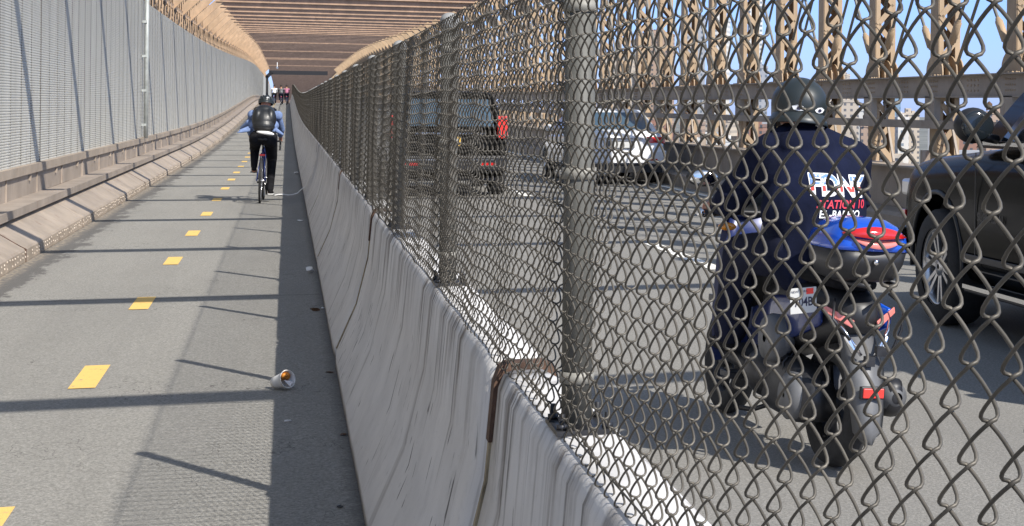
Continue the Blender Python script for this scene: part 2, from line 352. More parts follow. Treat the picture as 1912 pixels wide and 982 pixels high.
# ============================================================ LEFT KERB, LEDGE, SCREEN
kerb=thing('kerb','tan riveted steel-faced kerb along the left edge of the bike path','kerb',(-2.3,18,0))
proto=None; KY=17.1; KS=4.57
def kerb_mesh():
    b=MB(); L=KS-.035
    prof=[(-2.255,.0),(-2.26,.115),(-2.275,.135),(-2.30,.148),(-2.60,.345),(-2.62,.345),(-2.62,.0)]
    b.prism([(x+2.3,0,z) for x,z in prof],(0,L,0))
    return b
km=None
for k in range(-5,33):
    y=KY+KS*k; sl_=math.atan((Z(y+KS)-Z(y))/KS)
    if km is None: o=kerb_mesh().build('kerb_block','tan_kerb',kerb,bevel=.012); freeze(o); km=o.data
    else: o=bpy.data.objects.new('kerb_block',km); COL.objects.link(o); o.parent=kerb
    o.location=(0,y-18,Z(y)); o.rotation_euler=(sl_,0,0)
b=MB()
for k in range(-5,14):
    y=KY+KS*k; h=.0 if k%3 else .01; b.prism([(-2.262+.008,y-.030,0),(-2.262+h,y-.03,.115+h),(-2.30,y-.03,.142+h),(-2.60,y-.03,.335+h),(-2.6,y-.03,0)],(0,.024,0))
b.build('joint_strips','rust',kerb,world=True)
b=MB()
for i in range(420):
    y=4+i*.15
    if y>66: break
    for z in (.045,.09):
        if random.random()<.8: b.ell((-2.257,y+random.uniform(-.01,.01),Z(y)+z+random.uniform(-.01,.01)),(.006,.014,.012),6,4)
b.build('rivets',mat('worn_rivets',(.48,.41,.34),.7,n=30,amt=.5),kerb,world=True)

girder=thing('edge_girder','tan steel edge girder with ledge and top band under the grey screen wall','girder',(-2.8,18,0))
def longbar(name, m, parent, x0,x1,z0,z1, y0=-6, y1=270, st=2.285, gap=0, wob=0):
    b=MB(); n=int((y1-y0)/st); prof=[(x0,z0),(x1,z0),(x1,z1),(x0,z1)]; rings=[]
    for i in range(n+1):
        y=y0+i*st; wz=random.uniform(-wob,wob); rings.append([(x,y,Z(y)+z+wz) for x,z in prof])
    b.loft(rings,sm=False); return b.build(name,m,parent,world=True)
longbar('ledge','tan_dull',girder,-2.80,-2.50,.385,.42,wob=.006)
longbar('ledge_lip','tan_dull',girder,-2.51,-2.49,.345,.428)
longbar('web_plate','tan_dull',girder,-2.82,-2.765,.42,.67)
longbar('top_band','tan_kerb',girder,-2.84,-2.725,.665,.765,wob=.004)
b=MB(); b.box(.036,.05,-.015,.015,.42,.665); sm1=b.mesh('stiffener','tan_dull')
b=MB(); b.box(.036,.06,-.03,.03,.585,.64); sm2=b.mesh('bolted_clip','tan_dull')
for i in range(70):
    y=8.0+i*2.285
    for me,dy in ((sm1,0),(sm2,-.6)):
        o=bpy.data.objects.new(me.name,me); COL.objects.link(o); o.parent=girder; o.location=(0,y+dy-18,Z(y))

screen=thing('screen_wall','tall grey ribbed metal screen wall left of the bike path','screen wall',(-2.79,18,0))
M['seam']=mat('dark_seam',(.06,.055,.05),.9)
def panel_mesh():
    b=MB(); L=2.272; z0=.765; z1=3.58; n=96; dz=(z1-z0)/n; vs=[]; fs=[]
    prof=[]
    for i in range(n): 
        z=z0+i*dz; prof += [(0.0,z),(.007,z+dz*.15),(.0085,z+dz*.62),(.0,z+dz*.75)]
    ny=5; ks=len(prof)
    for j in range(ny):
        y=L*j/(ny-1)
        for (x,z) in prof: vs.append((x,y,z))
    for j in range(ny-1):
        for i in range(ks-1): fs.append((j*ks+i,j*ks+i+1,(j+1)*ks+i+1,(j+1)*ks+i))
    b.add(vs,fs); 
    b.box(-.012,.0090,-.014,.002,z0,z1,1)
    for yy in (.76,1.52): b.box(-.004,.0089,yy,yy+.005,z0,z1,1)
    return b.mesh('screen_panel',['screen','seam'])
pm=panel_mesh()
for i in range(-6,98):
    y=13.0+2.285*i; o=bpy.data.objects.new('screen_panel',pm); COL.objects.link(o); o.parent=screen
    o.location=(0+random.uniform(-.002,.002), y-18, Z(y)); o.rotation_euler=(math.atan((Z(y+2.28)-Z(y))/2.285),0,random.uniform(-.0008,.0008))
    if i>=91: break
b=MB()
for i in range(92,210):
    y=13.0+2.285*i; b.box(-2.80,-2.785,y,y+2.275,Z(y)+.765,Z(y)+3.58)
tag(b.build('far_panels','screen',screen,world=True),kind='stuff')
b=MB(); b.tube([(-2.70,36.9,.75),(-2.70,36.9,4.2)],.042,10)
for z in (1.0,1.7,2.4,3.1): b.box(-2.78,-2.69,36.84,36.96,z,z+.05)
tag(b.build('steel_pipe',mat('bright_galvanised',(.34,.36,.35),.5,.1,n=5,amt=.2)),'bright galvanised vertical pipe clamped to the grey screen wall','pipe')

# ============================================================ TRUSSES
def column(b, z0, z1, wx=.24, wy=.22, lace=.26, lw=.07):
    """laced column centred on the origin: two channels with zigzag lacing on the faces towards -y and +y"""
    for sx in (-1,1):
        x=sx*wx/2; b.box(x-.009,x+.009,-wy/2,wy/2,z0,z1)
        for sy in (-1,1): 
            y=sy*wy/2; b.box(min(x,x-sx*.06),max(x,x-sx*.06),y-.008,y+.008,z0,z1)
    n=max(1,int(round((z1-z0)/lace)))
    for sy in (-1,1):
        for i in range(n):
            a=z0+(z1-z0)*i/n; c=z0+(z1-z0)*(i+1)/n; s=1 if i%2 else -1
            b.bar((-s*wx*.42,sy*(wy/2+.012),a),(s*wx*.42,sy*(wy/2+.012),c),lw,.010,up=(0,1,0))
def pin_plates(b, z):
    for dx in (-.135,-.05,.05,.135):
        pts=[(dx-.008,-.27,z)]+[(dx-.008, -.27*math.cos(t), z+.05+.21*math.sin(t)) for t in [math.pi*j/10 for j in range(11)]]+[(dx-.008,.27,z)]
        b.prism(pts,(.016,0,0))
rt=thing('bridge_truss','tan steel bridge truss with laced columns and tie rods right of the road','bridge truss',(7.6,19,0))
RX=7.6; TS=2.29
cb=MB(); column(cb,0.80,6.3,wx=.27,wy=.26); colm=cb.mesh('column','truss')
pb=MB(); pin_plates(pb,1.905); pinm=pb.mesh('pin_plates','truss')
def kid(name, me, parent, loc, rot=(0,0,0)):
    o=bpy.data.objects.new(name,me); COL.objects.link(o); o.parent=parent; o.location=loc; o.rotation_euler=rot; return o
Y0=16.6
farc=MB()
for k in range(-4,105):
    y=Y0+TS*k
    if k<94: kid('column',colm,rt,(0,y-19,Z(y))); 
    if k<45: kid('pin_plates',pinm,rt,(0,y-19,Z(y)))
# tie rods with turnbuckles (nearest as parts, rest as one)
def rodm(sgn, off):
    b=MB(); p0=Vector((off,sgn*.22,2.05)); d=Vector((0,sgn*.85,1)).normalized(); p1=p0+d*5.6
    b.tube([p0,p1],.021,8); return b.mesh('tie_rod','rod'), p0, d
R_a,pa,da=rodm(-1,-.09); R_b,pb2,db=rodm(-1,.07); R_c,pc,dc=rodm(1,-.03)
def turn(p0,d,s):
    b=MB(); b.lathe(p0+d*s,d,[(.02,0),(.034,.015),(.034,.04),(.048,.05),(.048,.33),(.034,.34),(.034,.37),(.02,.39)],8); return b.mesh('turnbuckle','truss')
T_a=turn(pa,da,.30); T_c=turn(pc,dc,.26)
far=MB()
for k in range(-4,60):
    y=Y0+TS*k
    if k<28:
        r=kid('tie_rod',R_a,rt,(0,y-19,Z(y))); kid('turnbuckle',T_a,r,(0,0,0)); kid('tie_rod',R_b,rt,(0,y-19,Z(y)))
        r=kid('tie_rod',R_c,rt,(0,y-19,Z(y))); kid('turnbuckle',T_c,r,(0,0,0))
    else:
        for p,d in ((pa,da),(pb2,db),(pc,dc)): far.tube([p+Vector((RX,y,Z(y))),p+d*4.5+Vector((RX,y,Z(y)))],.025,5)
tag(far.build('tie_rods','rod',rt,world=True),kind='stuff')
longbar('top_chord','tan_dull',rt,RX-.15,RX+.15,1.655,1.895,y0=5.1,y1=500,st=2.29)
longbar('chord_flange','tan_dull',rt,RX-.24,RX+.2,1.893,1.908,y0=5.1,y1=500,st=2.29)
longbar('chord_foot','tan_dull',rt,RX-.20,RX+.2,1.642,1.657,y0=5.1,y1=500,st=2.29)
longbar('mid_rail','tan_dull',rt,RX-.24,RX-.14,1.265,1.365,y0=5.1,y1=500,st=2.29)
longbar('bottom_girder','tan_dull',rt,RX-.15,RX+.1,-.5,.76,y0=5.1,y1=500,st=2.29)
longbar('girder_flange','tan_kerb',rt,RX-.30,RX+.12,.76,.785,y0=5.1,y1=500,st=2.29)
b=MB()
for k in range(-4,40):        # rivets
    y=Y0+TS*k
    for yy in (-.12,-.06,0,.06,.12,.9,1.0,1.1,1.2):
        for zz in (1.72,1.78,1.84): b.ell((RX-.152,y+yy,Z(y)+zz),(.008,.013,.013),6,4)
    for i in range(12): b.ell((RX-.215+(i%2)*.05,y-.3+i*.05,Z(y)+1.91),(.016,.016,.014),6,4)
b.build('rivets','truss',rt,world=True)
b=MB(); b.box(-.20,-.12,-.16,.16,1.36,1.655); b.box(-.30,-.2,-.04,.04,.785,1.0); b.bar((0,.1,.8),(0,.55,1.64),.035,.035); b.bar((0,-.1,1.6),(0,-.5,.8),.03,.03); bkm=b.mesh('bracket','tan_dull')
for k in range(-4,60): kid('bracket',bkm,rt,(0,Y0+TS*k-19,Z(Y0+TS*k)))
b=MB()
rings=[]
for i in range(115):
    y=0+i*2.3; z=Z(y); rings.append([(6.98,y,z-.02),(6.98,y,z+.20),(7.05,y,z+.24),(7.44,y,z+.24),(7.44,y,z-.02)])
b.loft(rings,sm=False); tag(b.build('road_kerb','tan_dull'),kind='structure')

LX=-3.42
lt=thing('bridge_truss','tan lattice bridge truss rising behind the grey screen wall with slanted knee braces','bridge truss',(LX,19,0))
cb=MB(); column(cb,0.2,5.35,wx=.36,wy=.22,lace=.36,lw=.085); colm2=cb.mesh('column','tan')
for k in range(-2,97):
    y=Y0+TS*k; kid('column',colm2,lt,(0,y-19,Z(y)))
longbar('top_chord','tan',lt,LX-.17,LX+.17,5.3,5.55,y0=5.1,y1=265,st=2.29)
longbar('middle_chord','tan',lt,LX+.14,LX+.22,4.25,4.40,y0=5.1,y1=265,st=2.29)
b=MB(); 
for k in range(-2,97):
    y=Y0+TS*k; z=Z(y); s=1 if k%2 else -1
    for h_ in (0,.5):
        ya=y+TS*h_; yb=y+TS*(h_+.5)
        for (z0_,z1_) in ((3.45,4.28),(4.38,5.32)):
            b.bar((LX+.2,ya,z+z0_),(LX+.2,yb,z+z1_),.10,.02,up=(1,0,0)); b.bar((LX+.222,ya,z+z1_),(LX+.222,yb,z+z0_),.10,.02,up=(1,0,0)); b.bar((LX+.24,ya,z+z0_),(LX+.24,ya,z+z1_),.11,.02,up=(1,0,0))
tag(b.build('lattice_bars','tan',lt,world=True),kind='stuff')
fc=MB(); fc2=MB()
for k in range(94,210):
    y=Y0+TS*k; z=Z(y); fc.box(RX-.12,RX+.12,y-.11,y+.11,z+.6,z+6.3); fc2.box(LX-.17,LX+.17,y-.13,y+.13,z+.3,z+5.4)
tag(fc.build('far_columns','truss',rt,world=True),kind='stuff'); tag(fc2.build('far_columns','tan',lt,world=True),kind='stuff')
# knee braces + overhead beams
BY0=3.75; BS=4.57
kb=MB(); kb.bar((-3.30,0,4.36),(-2.42,0,5.26),.25,.016,up=(0,1,0)); kb.bar((-3.21,-.04,4.27),(-2.33,-.04,5.17),.016,.10,up=(0,1,0))
kb.mi=[0]*len(kb.mi); kbm=kb.mesh('knee_brace','tan'); 
kbm.transform(Matrix.Translation((-LX,0,0)))
for k in range(0,56):
    y=BY0+BS*k; kid('knee_brace',kbm,lt,(0,y-19-.02,Z(y)))
kb=MB(); kb.bar((7.45,0,4.30),(6.55,0,5.24),.25,.016,up=(0,1,0)); kb.bar((7.36,-.04,4.21),(6.46,-.04,5.15),.016,.10,up=(0,1,0)); kbr=kb.mesh('knee_brace','truss'); kbr.transform(Matrix.Translation((-RX,0,0)))
for k in range(3,56): kid('knee_brace',kbr,rt,(0,BY0+BS*k-19-.02,Z(BY0+BS*k)))
oh=thing('overhead_beams','row of tan overhead channel beams spanning the path and road','beams',(2.5,19,5.2))
ob=MB(); x0=-2.55-2.5; x1=7.45-2.5
ob.box(x0,x1,0,.015,0,.26); ob.box(x0,x1,-.185,0,.245,.26); ob.box(x0,x1,-.07,0,0,.012)
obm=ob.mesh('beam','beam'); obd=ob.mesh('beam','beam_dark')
fb=MB()
for k in range(0,112):
    y=BY0+BS*k
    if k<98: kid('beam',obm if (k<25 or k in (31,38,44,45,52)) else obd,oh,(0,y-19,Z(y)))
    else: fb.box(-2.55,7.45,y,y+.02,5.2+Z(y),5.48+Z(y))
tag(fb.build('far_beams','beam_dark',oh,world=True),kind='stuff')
b=MB()
for k in range(0,12):  # thin lateral struts between beams here and there
    pass
# inner deck beyond the left truss
b=MB()
for k in range(0,56):
    y=BY0+BS*k; b.box(-9.5,-3.65,y,y+.015,5.2+Z(y),5.5+Z(y))
for i in range(58):
    y=0+4.57*i; b.add([(-9.5,y,5.56+Z(y)),(-3.62,y,5.56+Z(y)),(-3.62,y+4.57,5.56+Z(y+4.57)),(-9.5,y+4.57,5.56+Z(y+4.57))],[(0,1,2,3)])
tag(b.build('promenade_deck','beam'),'raised walkway deck behind the left bridge truss','walkway')
# dark portal across the bridge far away
pt=thing('portal_frame','dark steel portal frame crossing over the far end of the path','portal',(-2.6,250,Z(250)))
b=MB(); z=Z(250); b.box(-2.85,-2.45,249.9,250.2,z-.3,z+4.0); b.build('post','black',pt,world=True)
b=MB(); b.box(-2.4,5.5,249.9,250.2,z+4.15,z+4.75); b.build('crossbeam','black',pt,world=True)
b=MB(); b.bar((-2.7,250.05,z+3.75),(-2.0,250.05,z+4.5),.5,.3,up=(0,1,0)); b.build('knee_brace','black',pt,world=True)
b=MB(); b.ell((-1.16,224,5.93),(.15,.15,.13)); b.lathe((-1.16,224,6.03),(0,0,1),[(.04,0),(.04,.6)],8)
tag(b.build('globe_lamp',mat('white_globe',(.9,.9,.88),.3)),'small round white globe lamp under the distant beams','lamp')

# ============================================================ CONCRETE BARRIER
ords=['Nearest','Second','Third','Fourth','Fifth','Sixth']
bprof=[(.277,0),(.277,.075),(.385,.33),(.448,.60),(.468,.84),(.482,.872),(.500,.88),(.592,.88),(.610,.870),(.622,.84),(.640,.60),(.700,.33),(.81,.075),(.81,0)]
BL=6.1
def barrier_mesh():
    b=MB(); n=25; rings=[]
    for i in range(n):
        y=.012+(BL-.024)*i/(n-1); e=.012 if i in (0,n-1) else 0
        rings.append([(x+(e if x<.55 else -e)+random.uniform(-.0012,.0012),y,z-(e if z>.8 else 0)) for x,z in bprof])
    b.loft(rings,sm=True); return b.mesh('jersey_barrier','concrete')
bmm=[barrier_mesh() for _ in range(2)]
jb=MB()
cap=[(.458,.70),(.470,.84),(.484,.878),(.502,.888),(.592,.888),(.61,.876),(.62,.84),(.625,.76),(.615,.76),(.607,.83),(.58,.86),(.51,.86),(.48,.83),(.467,.70)]
jb.prism([(x,-.04,z) for x,z in cap],(0,.052,0)); jm=jb.mesh('joint_plate','rust')
kb_=MB(); kb_.prism([(x+(.006 if x<.55 else -.006),-.013,z-(.006 if z>.8 else 0)) for x,z in bprof[1:-1]],(0,.026,0)); jf=kb_.mesh('joint_filler',mat('stained_grout',(.28,.23,.15),.9,n=12,amt=.5))
for k in range(-1,30):
    y=4.05+BL*k
    if k<5: lab='%s concrete jersey barrier segment from the camera, streaked grey, under the fence'%ords[k+1]
    else: lab='far concrete jersey barrier segment in the row along the bike path'
    t=thing('jersey_barrier',lab,'barrier',(0,y,Z(y)),(math.atan((Z(y+BL)-Z(y))/BL),0,0),'jersey barriers between path and road')
    kid('barrier_body',bmm[k%2],t,(0,0,0))
    if k<12:
        kid('joint_filler',jf,t,(0,0,0)); kid('joint_plate',jm,t,(0,.0 if k in (0,1,3) else 0,0)) if k in (0,1,2,4,7) else None

# ============================================================ CHAIN LINK FENCE
FX=.494; P=.0374; HD=.0787; FZ=.874; NH=23; BAY=2.7
fence=thing('chain_link_fence','weathered grey chain link fence standing on the concrete barriers','fence',(FX,3.2,0))
def link_panel(name, nseg=6, ns=5, seed=1):
    rnd=random.Random(seed); b=MB(); nw=int(round(BAY/P)); p=BAY/nw; A=p/2+.0030; amp=.0092; r=.00175
    offs=[]
    for i in range(nw):
        yc=(i+.5)*p; pts=[]; jit=rnd.uniform(-.0012,.0012)
        for k in range(NH):
            s0=1 if (k+i)%2==0 else -1
            for q in range(nseg):
                t=(1-math.cos(math.pi*q/nseg))/2*.55+q/nseg*.45; y=yc+A*s0*(0.62*math.cos(math.pi*t)+.38*(1-2*t)); x=-s0*amp*math.sin(math.pi*t**.60)
                z=FZ+(k+t)*HD/2
                # the flat bend at each node dwells a little
                z-= .0020*math.sin(2*math.pi*t)
                wx=.010*math.sin(y*2.3+seed)*math.sin((z-FZ)*3.2)+.004*math.sin(y*9+z*4); wz=.004*math.sin(y*3.1+seed)+.003*math.sin(y*11+z*7)
                pts.append((x+wx,y+jit,z+wz))
        k=NH; s0=1 if (k+i)%2==0 else -1; y=yc+A*s0; pts.append((0,y,FZ+NH*HD/2)); pts.append((.004,y-s0*.007,FZ+NH*HD/2+.008))
        y0=yc+A*(1 if i%2==0 else -1); s=1 if i%2==0 else -1
        pts=[(.006,y0-s*.012,FZ-.006),(.002,y0-s*.004,FZ-.011)]+pts
        b.tube(pts,r,ns,cap=False)
    return b.mesh(name,'galv')
pmN=link_panel('mesh_panel',10,6,1); pmM=link_panel('mesh_panel',5,4,2); pmF=link_panel('mesh_panel',3,3,3)
pb_=MB(); pb_.tube([(.036,0,.888),(.036,0,1.79)],.029,20); postm=pb_.mesh('post','galv_post')
cp=MB(); cp.ell((.036,0,1.79),(.034,.034,.028),16,10); cp.lathe((.036,0,1.765),(0,0,1),[(.029,0),(.0335,.004),(.0335,.03)],16); capm=cp.mesh('post_cap',mat('cap_metal',(.30,.30,.29),.55,.1))
bd=MB()
bd.lathe((.036,0,0),(0,0,1),[(.030,0),(.033,0),(.033,.022),(.030,.022)],18)
bandm=bd.mesh('clamp_band',mat('band_metal',(.24,.23,.20),.6,.1))
bp_=MB(); bp_.box(-.012,.098,-.075,.075,.881,.891)
for sx in (.0,.086):
    for sy in (-.055,.055): bp_.lathe((sx,sy,.890),(0,0,1),[(.011,0),(.011,.01),(.006,.011),(.006,.03)],6,caps=True)
basem=bp_.mesh('base_plate',M['dark_metal'])
FY=3.2-2*BAY
for k in range(-0,70):
    y=FY+BAY*k
    if y>170: break
    tilt=math.atan((Z(y+BAY)-Z(y))/BAY)
    kid('mesh_panel', pmN if y<12 else (pmM if y<40 else pmF), fence, (0,y-3.2,Z(y)), (tilt,0,0))
    ps=kid('post',postm,fence,(0,y-3.2,Z(y)),(random.uniform(-.006,.006),0,0)); 
    if y<60:
        kid('post_cap',capm,ps,(0,0,0)); [kid('clamp_band',bandm,ps,(0,0,z)) for z in ((.97,1.36,1.68) if y<30 else ())]; kid('base_plate',basem,ps,(0,0,0))
longbar('top_rail','galv_post',fence,FX+.02,FX+.05,1.715,1.745,y0=70,y1=170,st=2.7)
b=MB(); 
for k in range(0,60):
    y=FY+BAY*k
    b.tube([(FX+.008,y,Z(y)+1.74),(FX+.008,y+BAY,Z(y+BAY)+1.74)],.0022,4); b.tube([(FX+.008,y,Z(y)+.895),(FX+.008,y+BAY,Z(y+BAY)+.895)],.0022,4)
b.build('tension_wires','galv',fence,world=True)

# ============================================================ CITY BEYOND
def city_mat(name, wall, win, sx=3.4, sz=3.3, mort=.9):
    m=mat(name,wall,.85); N=NT(m); o=N.map((1,1,1)); xyz=N.sep(o)
    h=N.math('ADD',xyz[0],xyz[1])
    fx=N.math('FRACT',N.math('DIVIDE',h,sx)); fz=N.math('FRACT',N.math('DIVIDE',xyz[2],sz))
    wx=N.math('MULTIPLY',N.math('GREATER_THAN',fx,.32),N.math('LESS_THAN',fx,.72)); wz=N.math('MULTIPLY',N.math('GREATER_THAN',fz,.3),N.math('LESS_THAN',fz,.75))
    c=N.mix(N.step(N.noise(o,.05,4),.3,.7),tuple(k*.85 for k in wall),tuple(min(1,k*1.1) for k in wall))
    c=N.mix(N.math('MULTIPLY',wx,wz),c,win); N.color(c); return m
CM={'brick':city_mat('far_brick',(.30,.165,.12),(.07,.08,.09)),'tan':city_mat('far_tan_brick',(.40,.29,.22),(.09,.09,.1)),'white':city_mat('far_white_stone',(.62,.60,.56),(.2,.24,.28),4.2,3.4),'grey':city_mat('far_grey_stone',(.34,.35,.37),(.13,.16,.2),3.2,3.6),'glass':city_mat('far_glass',(.20,.30,.40),(.10,.19,.28),2.2,3.6),'beige':city_mat('far_beige_stone',(.50,.43,.35),(.14,.14,.15),3.6,3.2)}
MATN={'brick':'red brick','tan':'tan brick','white':'white stone','grey':'grey stone','glass':'blue glass','beige':'beige stone'}
# x, y, half width, half depth, top z, material, label
CITY=[(221, 1168, 11.4, 14, 35.0, 'beige', 'beige tower behind the left part of the right-hand truss'),
(256, 1205, 11.9, 14, 54.0, 'tan', 'tan tower seen just right of the nearest fence post'),
(264, 1122, 8.2, 14, 62.9, 'grey', 'tall grey tower between two truss columns left of the white tower'),
(265, 1052, 5.2, 14, 57.5, 'white', 'white tower with flat top beside the tall grey tower'),
(324, 1180, 4.7, 14, 96.7, 'white', 'slimmest and tallest white tower, rising out of the top of the view'),
(262, 953, 7.0, 14, 24.7, 'grey', 'low purple-grey block at the foot of the tallest tower'),
(306, 1037, 3.1, 14, 21.5, 'brick', 'small brown block peeping over the chord left of the helmet'),
(369, 1113, 4.9, 14, 24.8, 'beige', 'small pale block peeping over the chord right of the helmet'),
(296, 890, 9.1, 14, 5.2, 'beige', 'broad beige block below the chord right of the helmet'),
(334, 956, 9.9, 14, 0.4, 'white', 'long pale block on the skyline right of the rider'),
(389, 1056, 2.4, 14, 9.6, 'glass', 'narrow blue glass tower on the skyline'),
(364, 965, 5.7, 14, -2.0, 'beige', 'pale beige block right of the blue glass tower'),
(283, 795, 8.5, 14, -7.5, 'tan', 'tan housing block with rows of windows right of the rider'),
(310, 835, 2.9, 14, -3.9, 'white', 'white slab between two housing blocks'),
(344, 872, 2.1, 14, -7.0, 'grey', 'thin dark grey tower left of the black car mirror'),
(314, 764, 11.2, 14, -8.0, 'brick', 'wide brown brick housing block above the car hood'),
(380, 859, 10.6, 14, -0.6, 'tan', 'tan block behind the black car mirror'),
(409, 848, 12.2, 14, 1.6, 'brick', 'long brick block behind the black car'),
(231, 844, 6.5, 14, -8.5, 'brick', 'pinkish brick block low behind the left shoulder of the rider'),
(232, 914, 7.6, 14, -6.4, 'beige', 'beige block low left of the rider'),
(208, 883, 5.8, 14, -8.0, 'tan', 'tan block low beside the white sedan'),
(196, 787, 11.8, 14, -14.7, 'white', 'low white warehouse near the water left of the rider'),
(258, 734, 15.2, 14, -21.0, 'beige', 'low beige warehouse near the water right of the rider'),
(298, 710, 20.0, 14, -21.3, 'grey', 'low grey warehouse near the water by the black car'),
(177, 834, 8.2, 14, -9.2, 'brick', 'brick block just above the roof of the white sedan')]
for (x,y,hw,hd,zt,mm,lab) in CITY:
    t=thing('building',lab,'building',(x,y,-39.5),(0,0,random.uniform(-.45,-.2)),'far buildings across the river'); h=zt+39.5
    b=MB(); b.box(-hw,hw,-hd,hd,0,h); b.build('walls',CM[mm],t)
    b=MB()
    for a in ((-hw-.3,hw+.3,-hd-.3,-hd+.5),(-hw-.3,hw+.3,hd-.5,hd+.3),(-hw-.3,-hw+.5,-hd+.5,hd-.5),(hw-.5,hw+.3,-hd+.5,hd-.5)): b.box(*a,h-.3,h+1.2)
    b.build('parapet',CM[mm],t)
    b=MB(); b.box(-hw*.35,hw*.25,-hd*.3,hd*.4,h,h+4); b.box(hw*.35,hw*.7,-hd*.2,hd*.3,h,h+2.5); b.build('roof_bulkhead',CM[mm],t)
    if mm in('brick','tan'):
        b=MB(); b.lathe((-hw*.65,0,h+2),(0,0,1),[(1.8,0),(1.8,3.5),(0.1,5)],12); 
        for sx in(-1,1):
            for sy in(-1,1): b.box(-hw*.65+sx*1.3-.1,-hw*.65+sx*1.3+.1,sy*1.3-.1,sy*1.3+.1,h,h+2.2)
        b.build('water_tank','brown',t)

# ============================================================ CARS
def wheel(parent, c, r, w, side, rim='silver', spokes=6, steer=0.0):
    """side -1: outer face towards -x"""
    t=MB(); t.lathe((0,0,0),(1,0,0),[(r*.66,-w/2),(r*.92,-w/2),(r*.985,-w*.40),(r,-w*.25),(r,w*.25),(r*.985,w*.40),(r*.92,w/2),(r*.66,w/2)],36)
    o=bpy.data.objects.new('wheel',None); COL.objects.link(o); o.parent=parent; o.location=c; o.rotation_euler=(0,0,steer)
    t.build('tyre','tyre',o)
    b=MB(); xo=side*w*.40; b.lathe((0,0,0),(1,0,0),[(r*.67,-w*.45),(r*.63,-w*.3),(r*.61,w*.3),(r*.67,w*.45)],36); b.lathe((xo,0,0),(1,0,0),[(r*.67,0),(r*.655,side*.015),(r*.62,side*.005),(r*.60,-side*.03)],36)
    b.lathe((xo*.8,0,0),(side,0,0),[(.02,.02),(r*.16,.015),(r*.18,-.02)],18)
    for i in range(spokes):
        a=2*math.pi*i/spokes+.3
        for da in (-.16,.16):
            p0=(xo*.8,math.cos(a+da*1.4)*r*.15,math.sin(a+da*1.4)*r*.15); p1=(xo*.95,math.cos(a+da)*r*.63,math.sin(a+da)*r*.63); b.bar(p0,p1,.028,.022,up=(1,0,0))
    b.build('rim',rim,o)
    b=MB(); b.lathe((0,0,0),(1,0,0),[(.01,0),(r*.6,0)],24); b.lathe((0,0,0),(1,0,0),[(.01,side*.02),(r*.42,side*.02),(r*.42,0)],24); b.build('brake_disc','black',o)
    return o
def car_shell(t, paint, W, st, zb, sub=2, arches=(), ra=.4):
    """st: (y, ztop, width factor, zshoulder)"""
    b=MB(); rings=[]; hw=W/2
    for (y,zt,wf,zs,zbo) in st:
        h=hw*wf; zz=zb+zbo
        half=[(h*.80,zz),(h*.96,zz+.05),(h*.995,zz+(zs-zz)*.35),(h,zz+(zs-zz)*.6),(h*.985,zs),(h*.93,zt-.02 if zt-zs>.04 else zs+.02),(h*.6,zt+.012),(0,zt+.022)]
        ring=[(x,y,z) for x,z in half]+[(-x,y,z) for x,z in half[-2::-1]]
        rings.append(ring)
    b.loft(rings); o=b.build('body',paint,t,sub=sub)
    freeze(o)
    if arches:
        c=MB()
        for y in arches: c.lathe((-W,y,ra*.93),(1,0,0),[(ra,0),(ra,2*W)],40,caps=True)
        co=c.build('cut',paint); md=o.modifiers.new('bo','BOOLEAN'); md.object=co; md.operation='DIFFERENCE'; md.solver='EXACT'
        co.parent=t; bpy.context.view_layer.update(); freeze(o); bpy.data.objects.remove(co)
        for p in o.data.polygons: p.use_smooth=True
        try: o.data.set_sharp_from_angle(angle=R(35))
        except Exception: pass
    return o
def pane(t, name, m, poly, th=.006):
    b=MB(); P0=[Vector(p) for p in poly]; n=(P0[1]-P0[0]).cross(P0[2]-P0[0]).normalized(); b.prism(P0,n*th); return b.build(name,m,t,bevel=.002)
def cabin(t, paint, yb0,yb1,yt0,yt1,zb,zt,wb,wt, sub=0):
    """greenhouse: bottom y yb0..yb1, top y yt0..yt1"""
    b=MB(); n=8; rings=[]
    lv=[(0,yb0,yb1,wb,zb),(.5,(yb0+yt0)/2,(yb1+yt1)/2,(wb+wt)/2+.012,(zb+zt)/2),(.9,yt0+(yb0-yt0)*.1,yt1+(yb1-yt1)*.1,wt+.01,zt-.05),(1,yt0+.04,yt1-.06,wt-.05,zt),(1.1,yt0+.25,yt1-.3,wt-.30,zt+.02)]
    for (_,a,c,w_,z) in lv:
        e=.06; rings.append([(-w_,a+e,z),(-w_+e,a,z),(w_-e,a,z),(w_,a+e,z),(w_,c-e,z),(w_-e,c,z),(-w_+e,c,z),(-w_,c-e,z)])
    b.loft(rings); return b.build('cabin',paint,t)

# ---- big black SUV in the far lane
suv=thing('suv','large black SUV with chrome window trim and running board, right lane','car',(5.30,10.75,0),(0,0,R(-.5)))
W=2.06
st=[(.98,1.02,.72,.80,.25),(.94,1.06,.86,.90,.16),(.80,1.13,.95,.96,.08),(.55,1.165,.99,1.0,0),(0,1.20,1.0,1.02,0),(-.45,1.24,1.0,1.05,0),(-.8,1.26,1.0,1.07,0),(-2.0,1.27,1.0,1.08,0),(-3.2,1.27,1.0,1.08,0),(-4.1,1.27,.985,1.06,.05),(-4.32,1.25,.93,1.0,.12),(-4.38,1.20,.86,.95,.2)]
car_shell(suv,'car_black',W,st,.30,2,(0.0,-3.1),.47)
cabin(suv,'car_black',-4.28,-.55,-4.02,-1.45,1.25,1.86,.985,.80)
def side_pt(y,z,s,off=.0): 
    f=(z-1.25)/(1.86-1.25); return (s*(.985+(.81-.985)*f+.010+off),y,z)
